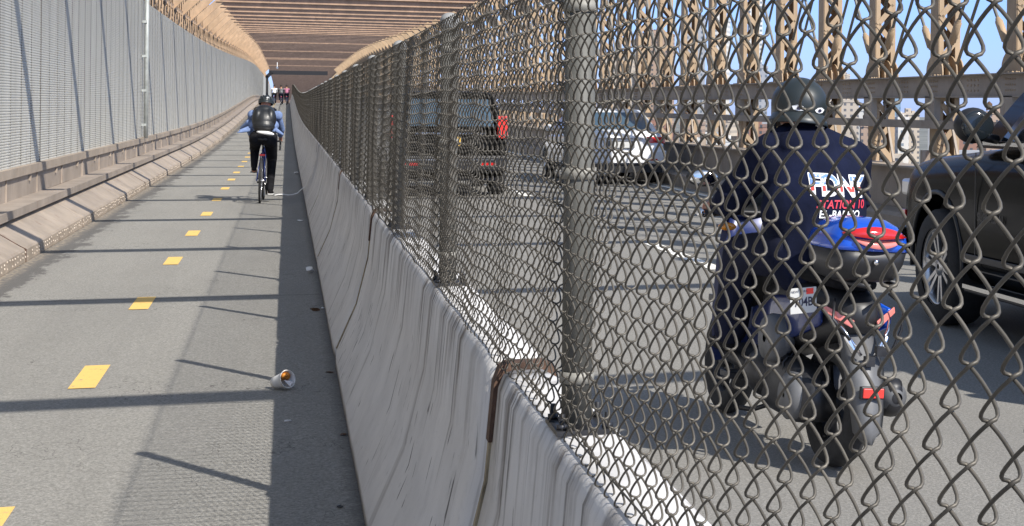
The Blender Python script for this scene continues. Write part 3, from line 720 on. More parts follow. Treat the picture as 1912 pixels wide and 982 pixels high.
for s in (-1,1):
    for (n,ya,yb,yc,yd) in (('front_window',-1.02,-2.02,-2.02,-1.60),('rear_window',-2.10,-3.02,-3.02,-2.10),('quarter_window',-3.10,-4.05,-3.88,-3.10)):
        q=[side_pt(ya,1.30,s),side_pt(yb,1.30,s),side_pt(yc,1.76,s),side_pt(yd,1.76,s)]
        if s>0: q=q[::-1]
        pane(suv,n,'glass',q)
    b=MB(); b.bar(side_pt(-.75,1.283,s,.004),side_pt(-4.1,1.283,s,.004),.016,.026); b.build('window_trim','chrome',suv)
    b=MB(); b.box(s*1.00-.07,s*1.00+.07,-2.85,-.62,.30,.345); o=b.build('running_board','black',suv,bevel=.01)
    b=MB(); b.box(s*1.07-.008,s*1.07+.008,-2.85,-.62,.325,.352); b.build('trim','chrome',o)
    for ya in (-1.35,-2.35):
        b=MB(); b.bar((s*1.040,ya-.3,1.12),(s*1.040,ya-.5,1.12),.025,.035); b.build('door_handle','chrome',suv)
    b=MB()
    for ya in (-.72,-2.06,-3.06): b.box(s*1.0315-.002,s*1.0315+.002,ya-.005,ya+.005,.45,1.22)
    b.box(s*1.0315-.002,s*1.0315+.002,-3.06,-.72,.445,.453)
    b.build('door_seam','black',suv)
    b=MB(); b.box(s*1.034-.004,s*1.034+.008,-2.62,-.50,.50,.545); b.build('door_moulding','black',suv,bevel=.004)
    m_=bpy.data.objects.new('mirror',None); COL.objects.link(m_); m_.parent=suv
    b=MB(); b.ell((s*1.19,-1.05,1.40),(.13,.09,.115),20,12); b.tube([(s*1.0,-1.0,1.31),(s*1.12,-1.03,1.33)],.03,8); b.build('housing','black',m_)
    b=MB(); b.ell((s*1.19,-1.13,1.40),(.11,.025,.095),20,12); b.build('mirror_glass','glass',m_)
    for yy in (0.0,-3.1): wheel(suv,(s*.90,yy,.405),.405,.28,s,'silver',6)
    for yy in (0.0,-3.1):
        b=MB(); pts=[(s*1.022,yy+.485*math.cos(a),.44+.485*math.sin(a)) for a in [R(-8)+R(196)*i/20 for i in range(21)]]; b.tube(pts,.018,6); b.build('arch_trim','black',suv)
    b=MB(); b.box(s*.89-.06,s*.89+.035,.72,.93,.86,.98); b.build('headlight','pink_lens' if False else 'silver',suv,bevel=.02)
    b=MB(); b.box(s*.985-.01,s*.985+.006,.72,.80,.70,.76); b.build('side_marker','red_lens',suv,bevel=.005)
    b=MB(); b.box(s*.87-.05,s*.87+.05,-4.36,-4.26,.95,1.6); b.build('taillight','red_lens',suv,bevel=.02)
q=[(-.80,-.62,1.27),(.80,-.62,1.27),(.70,-1.42,1.80),(-.70,-1.42,1.80)]; pane(suv,'windshield','glass',q,.012)
q=[(-.75,-4.30,1.32),(-.70,-4.10,1.76),(.70,-4.10,1.76),(.75,-4.30,1.32)]; pane(suv,'back_window','glass',q,.012)
b=MB(); b.box(-.62,.62,.93,.99,.66,.98); b.build('grille','dark_metal',suv,bevel=.01)
b=MB(); b.box(-.98,.98,.85,1.03,.42,.62); b.box(-.98,.98,-4.46,-4.30,.45,.68); b.build('bumper','car_black',suv,bevel=.04)
b=MB(); b.box(-.88,.88,-3.9,.55,.34,.90); b.build('underbody','black',suv)
text_obj('badge','SUBURBAN',.075,'dark_metal',suv,Matrix.Translation((-1.040,-.98,.80))@Matrix.Rotation(R(-90),4,'Z')@Matrix.Rotation(R(90),4,'X'),bold=.002,spacing=1.15)

# ---- white sedan
sed=thing('sedan','white sedan with red tail lights driving ahead in the far lane','car',(6.0,31.4,0))
st=[(0.0,.78,.84,.66,.12),(.04,.98,.93,.80,.05),(.12,1.03,.97,.86,0),(.6,1.05,1.0,.88,0),(1.0,1.03,1.0,.88,0),(2.0,.98,1.0,.86,0),(3.3,.96,1.0,.84,0),(4.2,.88,.97,.76,0),(4.6,.76,.88,.62,.05),(4.72,.62,.76,.5,.1)]
car_shell(sed,'car_white',1.80,st,.24,2,(.95,3.72),.36)
cabin(sed,'car_white',.40,3.35,1.05,2.45,.98,1.43,.83,.62)
def sp(y,z,s): f=(z-.98)/.45; return (s*(.83+(.63-.83)*f+.018),y,z)
for s in (-1,1):
    for n,q in (('front_window',[sp(3.0,1.02,s),sp(2.0,1.02,s),sp(2.0,1.36,s),sp(2.42,1.36,s)]),('rear_window',[sp(1.94,1.02,s),sp(.85,1.02,s),sp(1.2,1.36,s),sp(1.94,1.36,s)])):
        pane(sed,n,'glass',q if s<0 else q[::-1])
    for yy in (.95,3.72): wheel(sed,(s*.79,yy,.33),.33,.2,s,'silver',5)
    b=MB(); b.loft([[(s*.50,.005,.80),(s*.885,.10,.78),(s*.885,.10,.92),(s*.50,.005,.93)],[(s*.50,-.03,.82),(s*.84,.03,.80),(s*.84,.03,.91),(s*.50,-.03,.91)]],sm=False); b.build('taillight','red_lens',sed,bevel=.01)
    b=MB(); b.ell((s*.98,2.55,1.05),(.10,.07,.07)); b.build('mirror','car_white',sed)
    b=MB(); b.box(s*.62-.08,s*.62+.08,-.075,-.02,.47,.50); b.build('bumper_reflector','red_lens',sed)
q=[(-.68,.42,1.045),(.68,.42,1.045),(.56,.98,1.38),(-.56,.98,1.38)][::-1]; pane(sed,'back_window','glass_blue',[q[3],q[2],q[1],q[0]],-.014)
q=[(-.70,3.3,1.0),(.70,3.3,1.0),(.56,2.55,1.38),(-.56,2.55,1.38)]; pane(sed,'windshield','glass',q,.014)
b=MB(); b.loft([[(x,y,z) for x,z in ((-.86,.42),(.86,.42),(.88,.66),(-.88,.66))] for y in (-.06,.10)],sm=False); b.build('bumper','car_white',sed,bevel=.03)
b=MB(); b.box(-.78,.78,-.075,.06,.40,.425); b.box(-.42,.42,-.03,.01,.885,.90); b.build('chrome_strip','chrome',sed)
b=MB(); b.box(-.80,.80,-.04,.3,.24,.395); b.build('diffuser','black',sed)
b=MB(); b.box(-.26,.26,-.045,0,.70,.84); b.build('plate_recess','grey_plastic',sed)
b=MB(); b.box(-.16,.16,-.055,-.045,.71,.82); b.build('license_plate','plate',sed)
b=MB(); b.box(-.75,.75,.3,4.3,.22,.6); b.build('underbody','black',sed)

# ---- dark SUV ahead in the near lane
ds=thing('suv','dark SUV with yellow plate and upright red tail lights ahead in the near lane','car',(2.5,27.6,0))
st=[(0.0,.86,.88,.7,.1),(.05,1.06,.96,.9,.03),(.2,1.10,.99,.95,0),(1.0,1.10,1.0,.95,0),(2.6,1.06,1.0,.92,0),(3.7,1.02,.98,.88,0),(4.3,.94,.93,.8,0),(4.6,.78,.82,.62,.08)]
car_shell(ds,'car_black',1.9,st,.27,2,(.9,3.7),.39)
cabin(ds,'car_black',.06,3.4,.35,2.5,1.06,1.70,.88,.70)
def sq(y,z,s): f=(z-1.06)/.64; return (s*(.88+(.70-.88)*f+.018),y,z)
for s in (-1,1):
    for n,q in (('front_window',[sq(3.0,1.12,s),sq(1.95,1.12,s),sq(1.95,1.6,s),sq(2.4,1.6,s)]),('rear_window',[sq(1.88,1.12,s),sq(.4,1.12,s),sq(.5,1.6,s),sq(1.88,1.6,s)])):
        pane(ds,n,'glass',q if s<0 else q[::-1])
    for yy in (.9,3.7): wheel(ds,(s*.83,yy,.36),.36,.24,s,'silver',5)
    b=MB(); b.box(s*.84-.09,s*.84+.07,-.03,.14,.95,1.32); b.build('taillight','reflector',ds,bevel=.02)
    b=MB(); b.box(s*.60-.12,s*.60+.12,-.105,-.07,.52,.56); b.build('bumper_reflector','red_lens',ds)
q=[(-.70,.04,1.14),(.70,.04,1.14),(.62,.26,1.58),(-.62,.26,1.58)]; pane(ds,'back_window','glass_blue',q,.02)
b=MB(); b.box(-.9,.9,-.10,.12,.42,.68); b.build('bumper','black',ds,bevel=.04)
b=MB(); b.box(-.16,.16,-.03,-.01,.83,.98); b.build('license_plate','plate_y',ds)
b=MB(); b.box(-.55,.55,-.025,0,1.02,1.045); b.box(-.7,.7,-.115,-.1,.60,.615); b.build('chrome_strip','chrome',ds)
b=MB(); b.box(-.78,.78,.1,4.2,.26,.6); b.build('underbody','black',ds)

# ============================================================ SCOOTER
sc=thing('scooter','blue and black motor scooter with blue top case driving in the near lane','scooter',(2.17,6.62,0),(0,R(4),R(5)))
def mwheel(name, c, r, w):
    o=bpy.data.objects.new(name,None); COL.objects.link(o); o.parent=sc; o.location=c
    t=MB(); t.lathe((0,0,0),(1,0,0),[(r*.62,-w*.35),(r*.80,-w/2),(r*.93,-w*.42),(r,-w*.12),(r,w*.12),(r*.93,w*.42),(r*.80,w/2),(r*.62,w*.35)],40); t.build('tyre','tyre',o)
    b=MB(); b.lathe((0,0,0),(1,0,0),[(r*.64,-w*.36),(r*.58,-w*.2),(r*.58,w*.2),(r*.64,w*.36)],36); b.lathe((0,0,0),(1,0,0),[(.01,-w*.45),(.05,-w*.42),(.05,w*.42),(.01,w*.45)],16)
    for i in range(5):
        a=2*math.pi*i/5; b.bar((0,math.cos(a)*.04,math.sin(a)*.04),(0,math.cos(a)*r*.6,math.sin(a)*r*.6),.03,.03,up=(1,0,0))
    b.build('rim','dark_metal',o)
mwheel('wheel',(0,0,.27),.27,.108); mwheel('wheel',(0,1.33,.27),.27,.11)
def sec(y,w_,z0,z1,rd=.3): # rounded section
    zc=(z0+z1)/2; h=(z1-z0)/2; r=[]
    for i in range(16):
        a=2*math.pi*i/16; ca,sa=math.cos(a),math.sin(a); r.append((w_*math.copysign(abs(ca)**.6,ca),y,zc+h*math.copysign(abs(sa)**.6,sa)))
    return r
b=MB(); b.loft([sec(-.22,.05,.60,.70),sec(-.12,.12,.54,.74),sec(.1,.165,.48,.77),sec(.4,.17,.42,.77),sec(.62,.13,.36,.72),sec(.70,.08,.36,.62)]); b.build('tail_body','black',sc)
for s in (-1,1):
    b=MB(); b.loft([sec(-.18,.012,.60,.68),sec(0,.022,.54,.70),sec(.3,.026,.46,.68),sec(.55,.02,.42,.6)]); o=b.build('side_panel','blue_paint' if s>0 else 'navy_paint',sc); o.location=(s*.155,.06,-.0)
b=MB(); b.loft([sec(-.10,.10,.745,.80),sec(.1,.15,.75,.84),sec(.4,.15,.75,.82),sec(.68,.11,.72,.78)]); b.build('seat','black_cloth',sc)
b=MB(); b.loft([sec(.60,.16,.27,.36),sec(1.05,.17,.29,.38),sec(1.12,.16,.32,.44)]); b.build('floorboard','black',sc)
b=MB(); b.loft([[( x,y+yy,z) for x,y in ((-.22,0),(-.12,.05),(.12,.05),(.22,0),(.12,.10),(-.12,.10))] for z,yy in ((.30,.98),(.55,1.03),(.80,1.02),(.98,.95))]); b.build('leg_shield','navy_paint',sc)
b=MB(); b.loft([sec(1.02,.12,.55,.90),sec(1.2,.13,.6,.98),sec(1.32,.08,.68,.92),sec(1.38,.03,.75,.85)]); b.build('front_cowl','black',sc)
b=MB(); b.tube([(0,1.33,.27),(0,1.2,.55),(0,1.02,1.0)],.03,8); b.box(-.07,.07,1.13,1.52,.53,.56); b.build('fork','dark_metal',sc)
b=MB(); b.tube([(-.34,.88,.99),(-.22,.95,1.0),(0,1.0,1.0),(.22,.95,1.0),(.34,.88,.99)],.013,8); 
for s in (-1,1): b.tube([(s*.22,.95,1.0),(s*.35,.875,.99)],.02,8)
b.build('handlebar','black',sc)
b=MB(); b.ell((-.365,.866,.99),(.022,.02,.02)); b.ell((.365,.866,.99),(.022,.02,.02)); b.build('bar_end','chrome',sc)
b=MB(); b.loft([[(x*w_,yy,z) for x,yy in ((-1,1.10+o_),(-.5,1.16+o_),(.5,1.16+o_),(1,1.10+o_),(.5,1.17+o_),(-.5,1.17+o_))] for z,w_,o_ in ((.95,.17,0),(1.1,.16,-.03),(1.22,.11,-.06))]); b.build('windscreen','glass',sc)
for s in (-1,1):
    mo=bpy.data.objects.new('mirror',None); COL.objects.link(mo); mo.parent=sc
    b=MB(); b.tube([(s*.20,.97,1.0),(s*.24,.99,1.09),(s*.30,.98,1.13)],.007,8); b.build('stalk','black',mo)
    rt_=Matrix.Rotation(R(8)*s,3,'Z'); b=MB(); b.ell((s*.33,.99,1.15),(.078,.025,.042),20,12,rot=rt_); b.build('housing','black',mo)
    b=MB(); b.ell((s*.33,.975,1.15),(.070,.014,.035),20,12,rot=rt_); b.build('mirror_glass','chrome',mo)
for s in (-1,1):
    b=MB(); b.ell((s*.20,.96,.93),(.045,.03,.02)); b.build('indicator','amber',sc)
# engine, exhaust, rear mudguard
b=MB(); b.loft([sec(-.10,.07,.20,.36),sec(.05,.085,.17,.42),sec(.35,.085,.18,.45),sec(.52,.06,.24,.42)]); b.ell((0,.45,.33),(.13,.16,.12)); o=b.build('engine','dark_metal',sc); o.location=(-.115,0,0)
b=MB(); b.lathe((-.19,.26,.50),(-1,0,0),[(.10,-.02),(.105,.02),(.09,.05),(.02,.055)],24); b.ell((-.17,.28,.50),(.06,.13,.085)); b.build('air_box','grey_plastic',sc)
b=MB(); b.lathe((-.20,.03,.29),(-1,0,0),[(.10,-.03),(.10,.01),(.07,.03),(.01,.03)],20); b.build('drive_cover','grey_plastic',sc)
b=MB(); b.loft([sec(-.30,.035,.33,.45),sec(-.26,.06,.29,.48),sec(.05,.065,.27,.45),sec(.30,.03,.28,.36)]); o=b.build('muffler','black',sc); o.location=(.14,.02,.0); o.scale=(.8,1,.85)
b=MB(); b.lathe((.14,-.16,.33),(0,-1,0),[(.065,0),(.066,.05),(.058,.10),(.03,.125),(.024,.13)],18); b.build('muffler_cap','grey_plastic',sc)
b=MB(); 
rg=[]
for (y,z,w_) in ((-.06,.62,.07),(-.17,.56,.085),(-.27,.44,.09),(-.325,.30,.078),(-.345,.20,.065),(-.35,.155,.02)):
    rg.append([(-w_,y+.02,z),(-w_*.5,y-.012,z),(0,y-.028,z),(w_*.5,y-.012,z),(w_,y+.02,z),(w_*.5,y+.004,z),(0,y-.014,z),(-w_*.5,y+.004,z)])
b.loft(rg); b.build('mudguard','grey_plastic',sc)
b=MB(); b.box(-.052,.052,-.355,-.33,.335,.385); b.build('reflector_frame','black',sc,bevel=.004)
b=MB(); b.box(-.045,.045,-.362,-.350,.341,.379); b.build('rear_reflector','reflector',sc,bevel=.003)
for s in (-1,1):
    b=MB(); b.tube([(s*.14,-.16,.66),(s*.10,-.24,.60),(s*.03,-.28,.50)],.007,8); b.lathe((s*.09,-.25,.575),(-s*.35,-.2,-.7),[(.012,0),(.014,.01),(.014,.07),(.01,.08)],10); b.build('chrome_stay','chrome',sc)
    b=MB(); b.tube([(s*.16,.25,.48),(s*.17,.12,.36),(s*.16,.03,.28)],.018,8); b.tube([(s*.16+.035*math.cos(i*.9),.25-.22*i/40,.48-.2*i/40+.035*math.sin(i*.9)) for i in range(41)],.005,5); b.build('shock_absorber','dark_metal',sc)
    b=MB(); b.prism([(s*.05,-.225,.635),(s*.16,-.15,.690),(s*.165,-.15,.665),(s*.06,-.225,.605)],(0,-.012,0)); b.build('taillight','pink_lens',sc,bevel=.003)
b=MB(); b.box(.03,.09,-.30,-.27,.50,.54); b.box(-.02,.02,-.31,-.28,.46,.50); b.build('bracket','dark_metal',sc)
pl=bpy.data.objects.new('license_plate',None); COL.objects.link(pl); pl.parent=sc; pl.scale=(.86,1,.86); pl.location=(-.235,-.12,.70); pl.rotation_euler=(R(8),R(-8),R(-6))
b=MB(); b.box(-.065,.065,-.003,.003,-.062,.062); b.build('plate_sheet','plate',pl,bevel=.001)
PM=Matrix.Translation((0,-.0045,-.008))@Matrix.Rotation(R(90),4,'X'); text_obj('digits','704B',.062,'print_dark',pl,PM,bold=.001,sx=.72)
b=MB(); b.box(.015,.05,-.0042,-.0032,.030,.058); b.build('sticker','reflector',pl)
text_obj('state_lettering','NEW YORK',.016,'print_dark',pl,Matrix.Translation((-.02,-.0045,.045))@Matrix.Rotation(R(90),4,'X'))
# rack + top case
b=MB(); 
for s in (-1,1): b.tube([(s*.09,.15,.80),(s*.10,-.05,.80),(s*.10,-.28,.79),(s*.04,-.34,.785)],.010,8)
b.tube([(-.10,-.1,.80),(.10,-.1,.80)],.01,8); b.build('rack','black',sc)
tc_=bpy.data.objects.new('top_case',None); COL.objects.link(tc_); tc_.parent=sc; tc_.location=(-.03,-.16,.81); tc_.scale=(.83,.95,1.0)
def rsec(z,w_,d0,d1,c=.35):
    r=[]; dc=(d0+d1)/2; dh=(d1-d0)/2
    for i in range(24):
        a=2*math.pi*i/24; ca,sa=math.cos(a),math.sin(a); r.append((w_*math.copysign(abs(ca)**.5,ca),dc+dh*math.copysign(abs(sa)**.55,sa),z))
    return r
b=MB(); b.loft([rsec(-.012,.13,-.12,.13),rsec(.0,.165,-.16,.17),rsec(.06,.20,-.19,.20),rsec(.115,.212,-.20,.205)]); b.build('case_base','black',tc_)
b=MB(); b.loft([rsec(.117,.216,-.204,.208),rsec(.135,.217,-.204,.208),rsec(.175,.205,-.195,.2),rsec(.215,.165,-.16,.17),rsec(.240,.11,-.11,.12),rsec(.248,.04,-.04,.05)]); b.build('case_lid','blue_paint',tc_)
def lens(x0,x1,zf0,zf1,m,name,yo=0):
    b=MB(); n=14; top=[];bot=[]
    for i in range(n+1):
        x=x0+(x1-x0)*i/n; u=2*i/n-1; y=-.212+.10*(abs(x)/.21)**4+yo; top.append((x,y+.035,zf1(u))); bot.append((x,y,zf0(u)))
    b.loft([[t_ ,bb,(bb[0],bb[1]-.012,bb[2]),(t_[0],t_[1]-.018,t_[2])] for t_,bb in zip(top,bot)],sm=True); return b.build(name,m,tc_)
lens(-.165,.165,lambda u:.165+.012*abs(u),lambda u:.215-.028*u*u,'red_lens','brake_lens')
lens(-.12,.12,lambda u:.128+.03*u*u,lambda u:.163+.004*u*u,'pink_lens','lower_lens',-.004)
b=MB(); b.lathe((0,-.202,.075),(0,-1,0),[(.012,0),(.012,.012),(.001,.013)],12); b.build('lock','chrome',tc_)
b=MB(); b.tube([(-.1,-.1,.36),(-.13,.2,.30),(-.14,.5,.34)],.012,6); b.tube([(.1,-.22,.75),(.16,-.25,.70),(.18,-.2,.6),(.12,-.25,.52)],.006,6); b.tube([(-.13,-.2,.72),(-.15,-.24,.64),(-.08,-.27,.56)],.006,6); b.build('cables','black',sc)
b=MB(); b.tube([(.1,.3,.25),(.17,.35,.05),(.2,.4,.04)],.01,6); b.build('stand','dark_metal',sc)
b=MB(); b.tube([(-.1,.35,.22),(-.2,.45,.16),(-.24,.5,.16)],.012,6); b.build('side_stand','dark_metal',sc)
b=MB(); b.box(-.27,-.15,.60,.72,.27,.30); b.build('footrest','dark_metal',sc,bevel=.006)

# ============================================================ RIDER
rd=thing('person','person in navy hoodie and dark half helmet riding the blue scooter, seen from behind','person',(2.17,6.62,0),(0,R(4),R(5)))
HP=Vector((-.04,.30,.86)); SHL=Vector((-.215,.42,1.29)); SHR=Vector((.175,.42,1.285)); HD_=Vector((-.095,.44,1.485)); NK=Vector((-.085,.42,1.37))
ELL=Vector((-.32,.62,1.06)); ELR=Vector((.275,.62,1.06)); HL=Vector((-.30,.875,1.005)); HR=Vector((.30,.875,1.005))
HIL=Vector((-.14,.30,.86)); HIR=Vector((.08,.30,.86)); KNL=Vector((-.20,.74,.82)); KNR=Vector((.19,.74,.82)); FTL=Vector((-.19,.86,.44)); FTR=Vector((.22,.86,.44))
def hand(base, d, s):
    """palm on the grip with four fingers curled over it and a thumb under"""
    pr=[]; base=Vector(base); pr.append(('e',base+Vector((0,.0,.028)),(.044,.048,.017)))
    for i,(ln) in enumerate((.030,.034,.032,.026)):
        x=base.x-s*(-.030+.020*i); p0=Vector((x,base.y+.035,base.z+.030)); p1=p0+Vector((0,ln,-.008)); p2=p1+Vector((0,.004,-.030)); p3=p2+Vector((0,-.022,-.014))
        pr += [('c',p0,.0095,p1,.009),('c',p1,.009,p2,.0085),('c',p2,.0085,p3,.0075)]
    t0=base+Vector((-s*.035,-.005,.015)); pr += [('c',t0,.012,t0+Vector((-s*.012,.02,-.022)),.010),('c',t0+Vector((-s*.012,.02,-.022)),.010,t0+Vector((-s*.004,.035,-.036)),.008)]
    return pr
prims=[('e',HD_+Vector((0,.01,-.01)),(.077,.095,.115)),('c',NK,.058,HD_+Vector((0,-.01,-.08)),.056),('e',HD_+Vector((0,.105,-.035)),(.014,.016,.022)),('e',HD_+Vector((-.078,.0,-.03)),(.012,.02,.03)),('e',HD_+Vector((.078,.0,-.03)),(.012,.02,.03)),
 ('c',HP,.13,NK,.08),('c',SHL,.06,ELL,.045),('c',ELL,.042,HL+Vector((0,-.05,.02)),.028),('c',SHR,.06,ELR,.045),('c',ELR,.042,HR+Vector((0,-.05,.02)),.028),('c',NK,.07,SHL,.06),('c',NK,.07,SHR,.06),
 ('c',HIL,.085,KNL,.058),('c',KNL,.055,FTL,.04),('c',HIR,.085,KNR,.058),('c',KNR,.055,FTR,.04),('c',FTL,.04,FTL+Vector((0,.12,-.05)),.03),('c',FTR,.04,FTR+Vector((0,.12,-.05)),.03)]
prims += hand(HL,0,1)+hand(HR,0,-1)
blob('body',prims,'skin',rd,.006,3)
C_=('c',)
hood=[('c',HP+Vector((0,-.02,-.02)),.185,Vector((-.03,.36,1.08)),.185),('c',Vector((-.03,.36,1.08)),.185,Vector((-.035,.41,1.22)),.165),('c',Vector((-.035,.41,1.22)),.15,NK+Vector((0,-.0,-.06)),.10),
 ('e',Vector((-.03,.33,1.05)),(.245,.165,.22)),('e',Vector((-.03,.37,1.20)),(.245,.145,.14)),('c',SHL,.085,SHR,.085),('c',NK,.088,SHL,.088),('c',NK,.088,SHR,.088),('c',SHL,.092,ELL,.075),('c',ELL,.075,HL+Vector((-.01,-.09,.03)),.046),('c',SHR,.092,ELR,.075),('c',ELR,.075,HR+Vector((.01,-.09,.03)),.046),
 ('e',HP+Vector((0,-.0,-.02)),(.21,.17,.12)),
 # folded hood
 ('e',NK+Vector((0,-.085,-.035)),(.135,.055,.075)),('e',NK+Vector((0,-.075,-.10)),(.10,.06,.08)),('c',NK+Vector((-.09,-.03,.0)),.045,NK+Vector((.09,-.03,.0)),.045),('c',NK+Vector((-.10,-.02,-.01)),.04,NK+Vector((-.08,.09,-.03)),.035),('c',NK+Vector((.10,-.02,-.01)),.04,NK+Vector((.08,.09,-.03)),.035)]
# cloth folds
for i in range(14):
    a=random.uniform(-1,1); z=random.uniform(.88,1.2); hood.append(('c',Vector((-.03+a*.17,.20+abs(a)*.07+(z-.88)*.12,z)),.022,Vector((-.03+a*.17+random.uniform(-.08,.08),.21+abs(a)*.07+(z-.8)*.12,z+random.uniform(-.06,.09))),.018))
for (A,B) in ((SHL,ELL),(SHR,ELR)):
    for t in (.3,.5,.68,.85):
        p=A.lerp(B,t); hood.append(('e',p+Vector((random.uniform(-.01,.01),-.02,0)),(.085,.075,.02),Matrix.Rotation(R(random.uniform(-25,25)),3,'Y')))
hoodie=blob('hoodie',hood,'navy',rd,.010,4)
trs=[('e',HP+Vector((0,.02,-.02)),(.175,.16,.10)),('c',HIL,.112,KNL,.092),('c',KNL,.09,FTL+Vector((0,-.02,.03)),.082),('c',HIR,.112,KNR,.092),('c',KNR,.09,FTR+Vector((0,-.02,.03)),.082),('c',HIL,.11,HIR,.11)]
blob('trousers',trs,'navy_dark',rd,.012,4)
shoe=[]
for f in (FTL,FTR): shoe += [('e',f+Vector((0,.0,-.035)),(.045,.06,.045)),('e',f+Vector((0,.09,-.05)),(.047,.10,.034))]
for q in (shoe[:2],shoe[2:]): blob('shoe',q,'black_cloth',rd,.010,3)
# helmet: shell, rim, strap and eye decals
hel=bpy.data.objects.new('helmet',None); COL.objects.link(hel); hel.parent=rd; hel.location=HD_+Vector((0,-.005,.03)); hel.rotation_euler=(R(-4),R(2),0)
b=MB(); b.ell((0,0,0),(.122,.142,.118),40,24,zlo=-.45); sh=b.build('shell','helmet',hel)
b=MB(); n=40; rg=[]
for (rx,ry,z) in ((.106,.124,-.040),(.113,.132,-.050),(.124,.146,-.072),(.132,.156,-.092),(.130,.153,-.097),(.106,.124,-.06)): rg.append([(rx*math.cos(2*math.pi*i/n),ry*math.sin(2*math.pi*i/n),z) for i in range(n)])
b.loft(rg,cap=False); b.build('rim','helmet',hel)
dg=bpy.context.evaluated_depsgraph_get()
for s in (-1,1):
    b=MB()
    def on(x,z,o=.002):
        y=-math.sqrt(max(0,1-(x/.122)**2-(z/.118)**2))*.142; nn=Vector((x/.122**2,y/.142**2,z/.118**2)).normalized(); return Vector((x,y,z))+nn*o
    out=[(-.026,-.006),(-.012,.006),(.008,.010),(.028,.004),(.020,-.010),(0,-.016),(-.018,-.013)]
    b.add([on(s*(.048)+s*x,-.028+z) for x,z in out],[tuple(range(7))]); b.build('eye_decal','print_white',hel)
    b=MB(); b.add([on(s*.048+.010*math.cos(a),-.032+.007*math.sin(a),.0035) for a in [i*.7 for i in range(9)]],[tuple(range(9))]); b.build('eye_decal','print_dark',hel)
b=MB(); b.tube([(-.10,.02,-.05),(-.085,.05,-.15),(-.03,.075,-.19),(.03,.075,-.19),(.085,.05,-.15),(.10,.02,-.05)],.007,6); b.ell((-.13,.0,-.11),(.012,.02,.03)); b.build('chin_strap','black',hel)
# white tag at the neck
b=MB(); b.ell(NK+Vector((.06,-.045,.048)),(.035,.012,.012)); b.build('shirt_collar','white_cloth',rd)
# printed back lettering, draped on the hoodie
bm=bmesh.new(); bm.from_mesh(hoodie.data); bvh=BVHTree.FromBMesh(bm)
def drape(name, s, size, m, cx, cz, bold=0, off=.003, sx=1, rot=0, shear=0, spacing=1, sub=2):
    me=text_mesh(s,size,bold,spacing,shear); b2=bmesh.new(); b2.from_mesh(me)
    bmesh.ops.triangulate(b2,faces=b2.faces[:])
    for _ in range(sub+1): bmesh.ops.subdivide_edges(b2,edges=[e for e in b2.edges if e.calc_length()>.012],cuts=1); bmesh.ops.triangulate(b2,faces=b2.faces[:])
    uv=b2.loops.layers.uv.verify()
    for f in b2.faces:
        for l in f.loops: l[uv].uv=(l.vert.co.x*sx,l.vert.co.y)
    rr=Matrix.Rotation(R(rot),3,'Z')
    for v in b2.verts:
        p=rr@Vector((v.co.x*sx,v.co.y,0)); q=Vector((cx+p.x,-.5,cz+p.y)); h,nn,_,_=bvh.ray_cast(q,Vector((0,1,0)))
        v.co = (h+nn*off) if h else Vector((q.x,.2,q.z))
    me2=bpy.data.meshes.new(name); b2.to_mesh(me2); b2.free(); me2.materials.append(M[m]); o=bpy.data.objects.new(name,me2); COL.objects.link(o); o.parent=hoodie; return o
fm=mat('flag_print',(.8,.8,.8),.8); N=NT(fm); t_=fm.node_tree; uvn=N.sep(N.tc.outputs['UV'])
stripe=N.math('GREATER_THAN',N.math('FRACT',N.math('MULTIPLY',uvn[1],22.0)),.5)
low=N.math('LESS_THAN',uvn[1],.004); left=N.math('LESS_THAN',uvn[0],-.015)
c=N.mix(stripe,(.72,.74,.78),(.60,.06,.05)); c2=N.mix(stripe,(.75,.76,.80),(.14,.25,.52))
vor=t_.nodes.new('ShaderNodeTexVoronoi'); vor.inputs['Scale'].default_value=90; t_.links.new(N.tc.outputs['UV'],vor.inputs['Vector'])
star=N.mix(N.math('LESS_THAN',vor.outputs['Distance'],.33),(.13,.24,.58),(.8,.8,.82))
up_=N.mix(left,c2,star); N.color(N.mix(low,up_,c)); M['flag']=fm
CX=.03
drape('print_outline','FDNY',.125,'print_white',CX,1.165,bold=.0065,off=.003,sx=.92,rot=1,spacing=.95)
drape('print_letters','FDNY',.125,'flag',CX,1.165,bold=.0012,off=.0055,sx=.92,rot=1,spacing=.95)
drape('print_lettering','STATION 10',.050,'print_red',CX+.005,1.088,bold=.001,off=.004,sx=.9,rot=3,shear=.25)
drape('print_lettering','EL-BARRIO',.045,'print_white',CX-.005,1.045,bold=.0008,off=.004,sx=.95,rot=3,shear=.25)
bm.free()

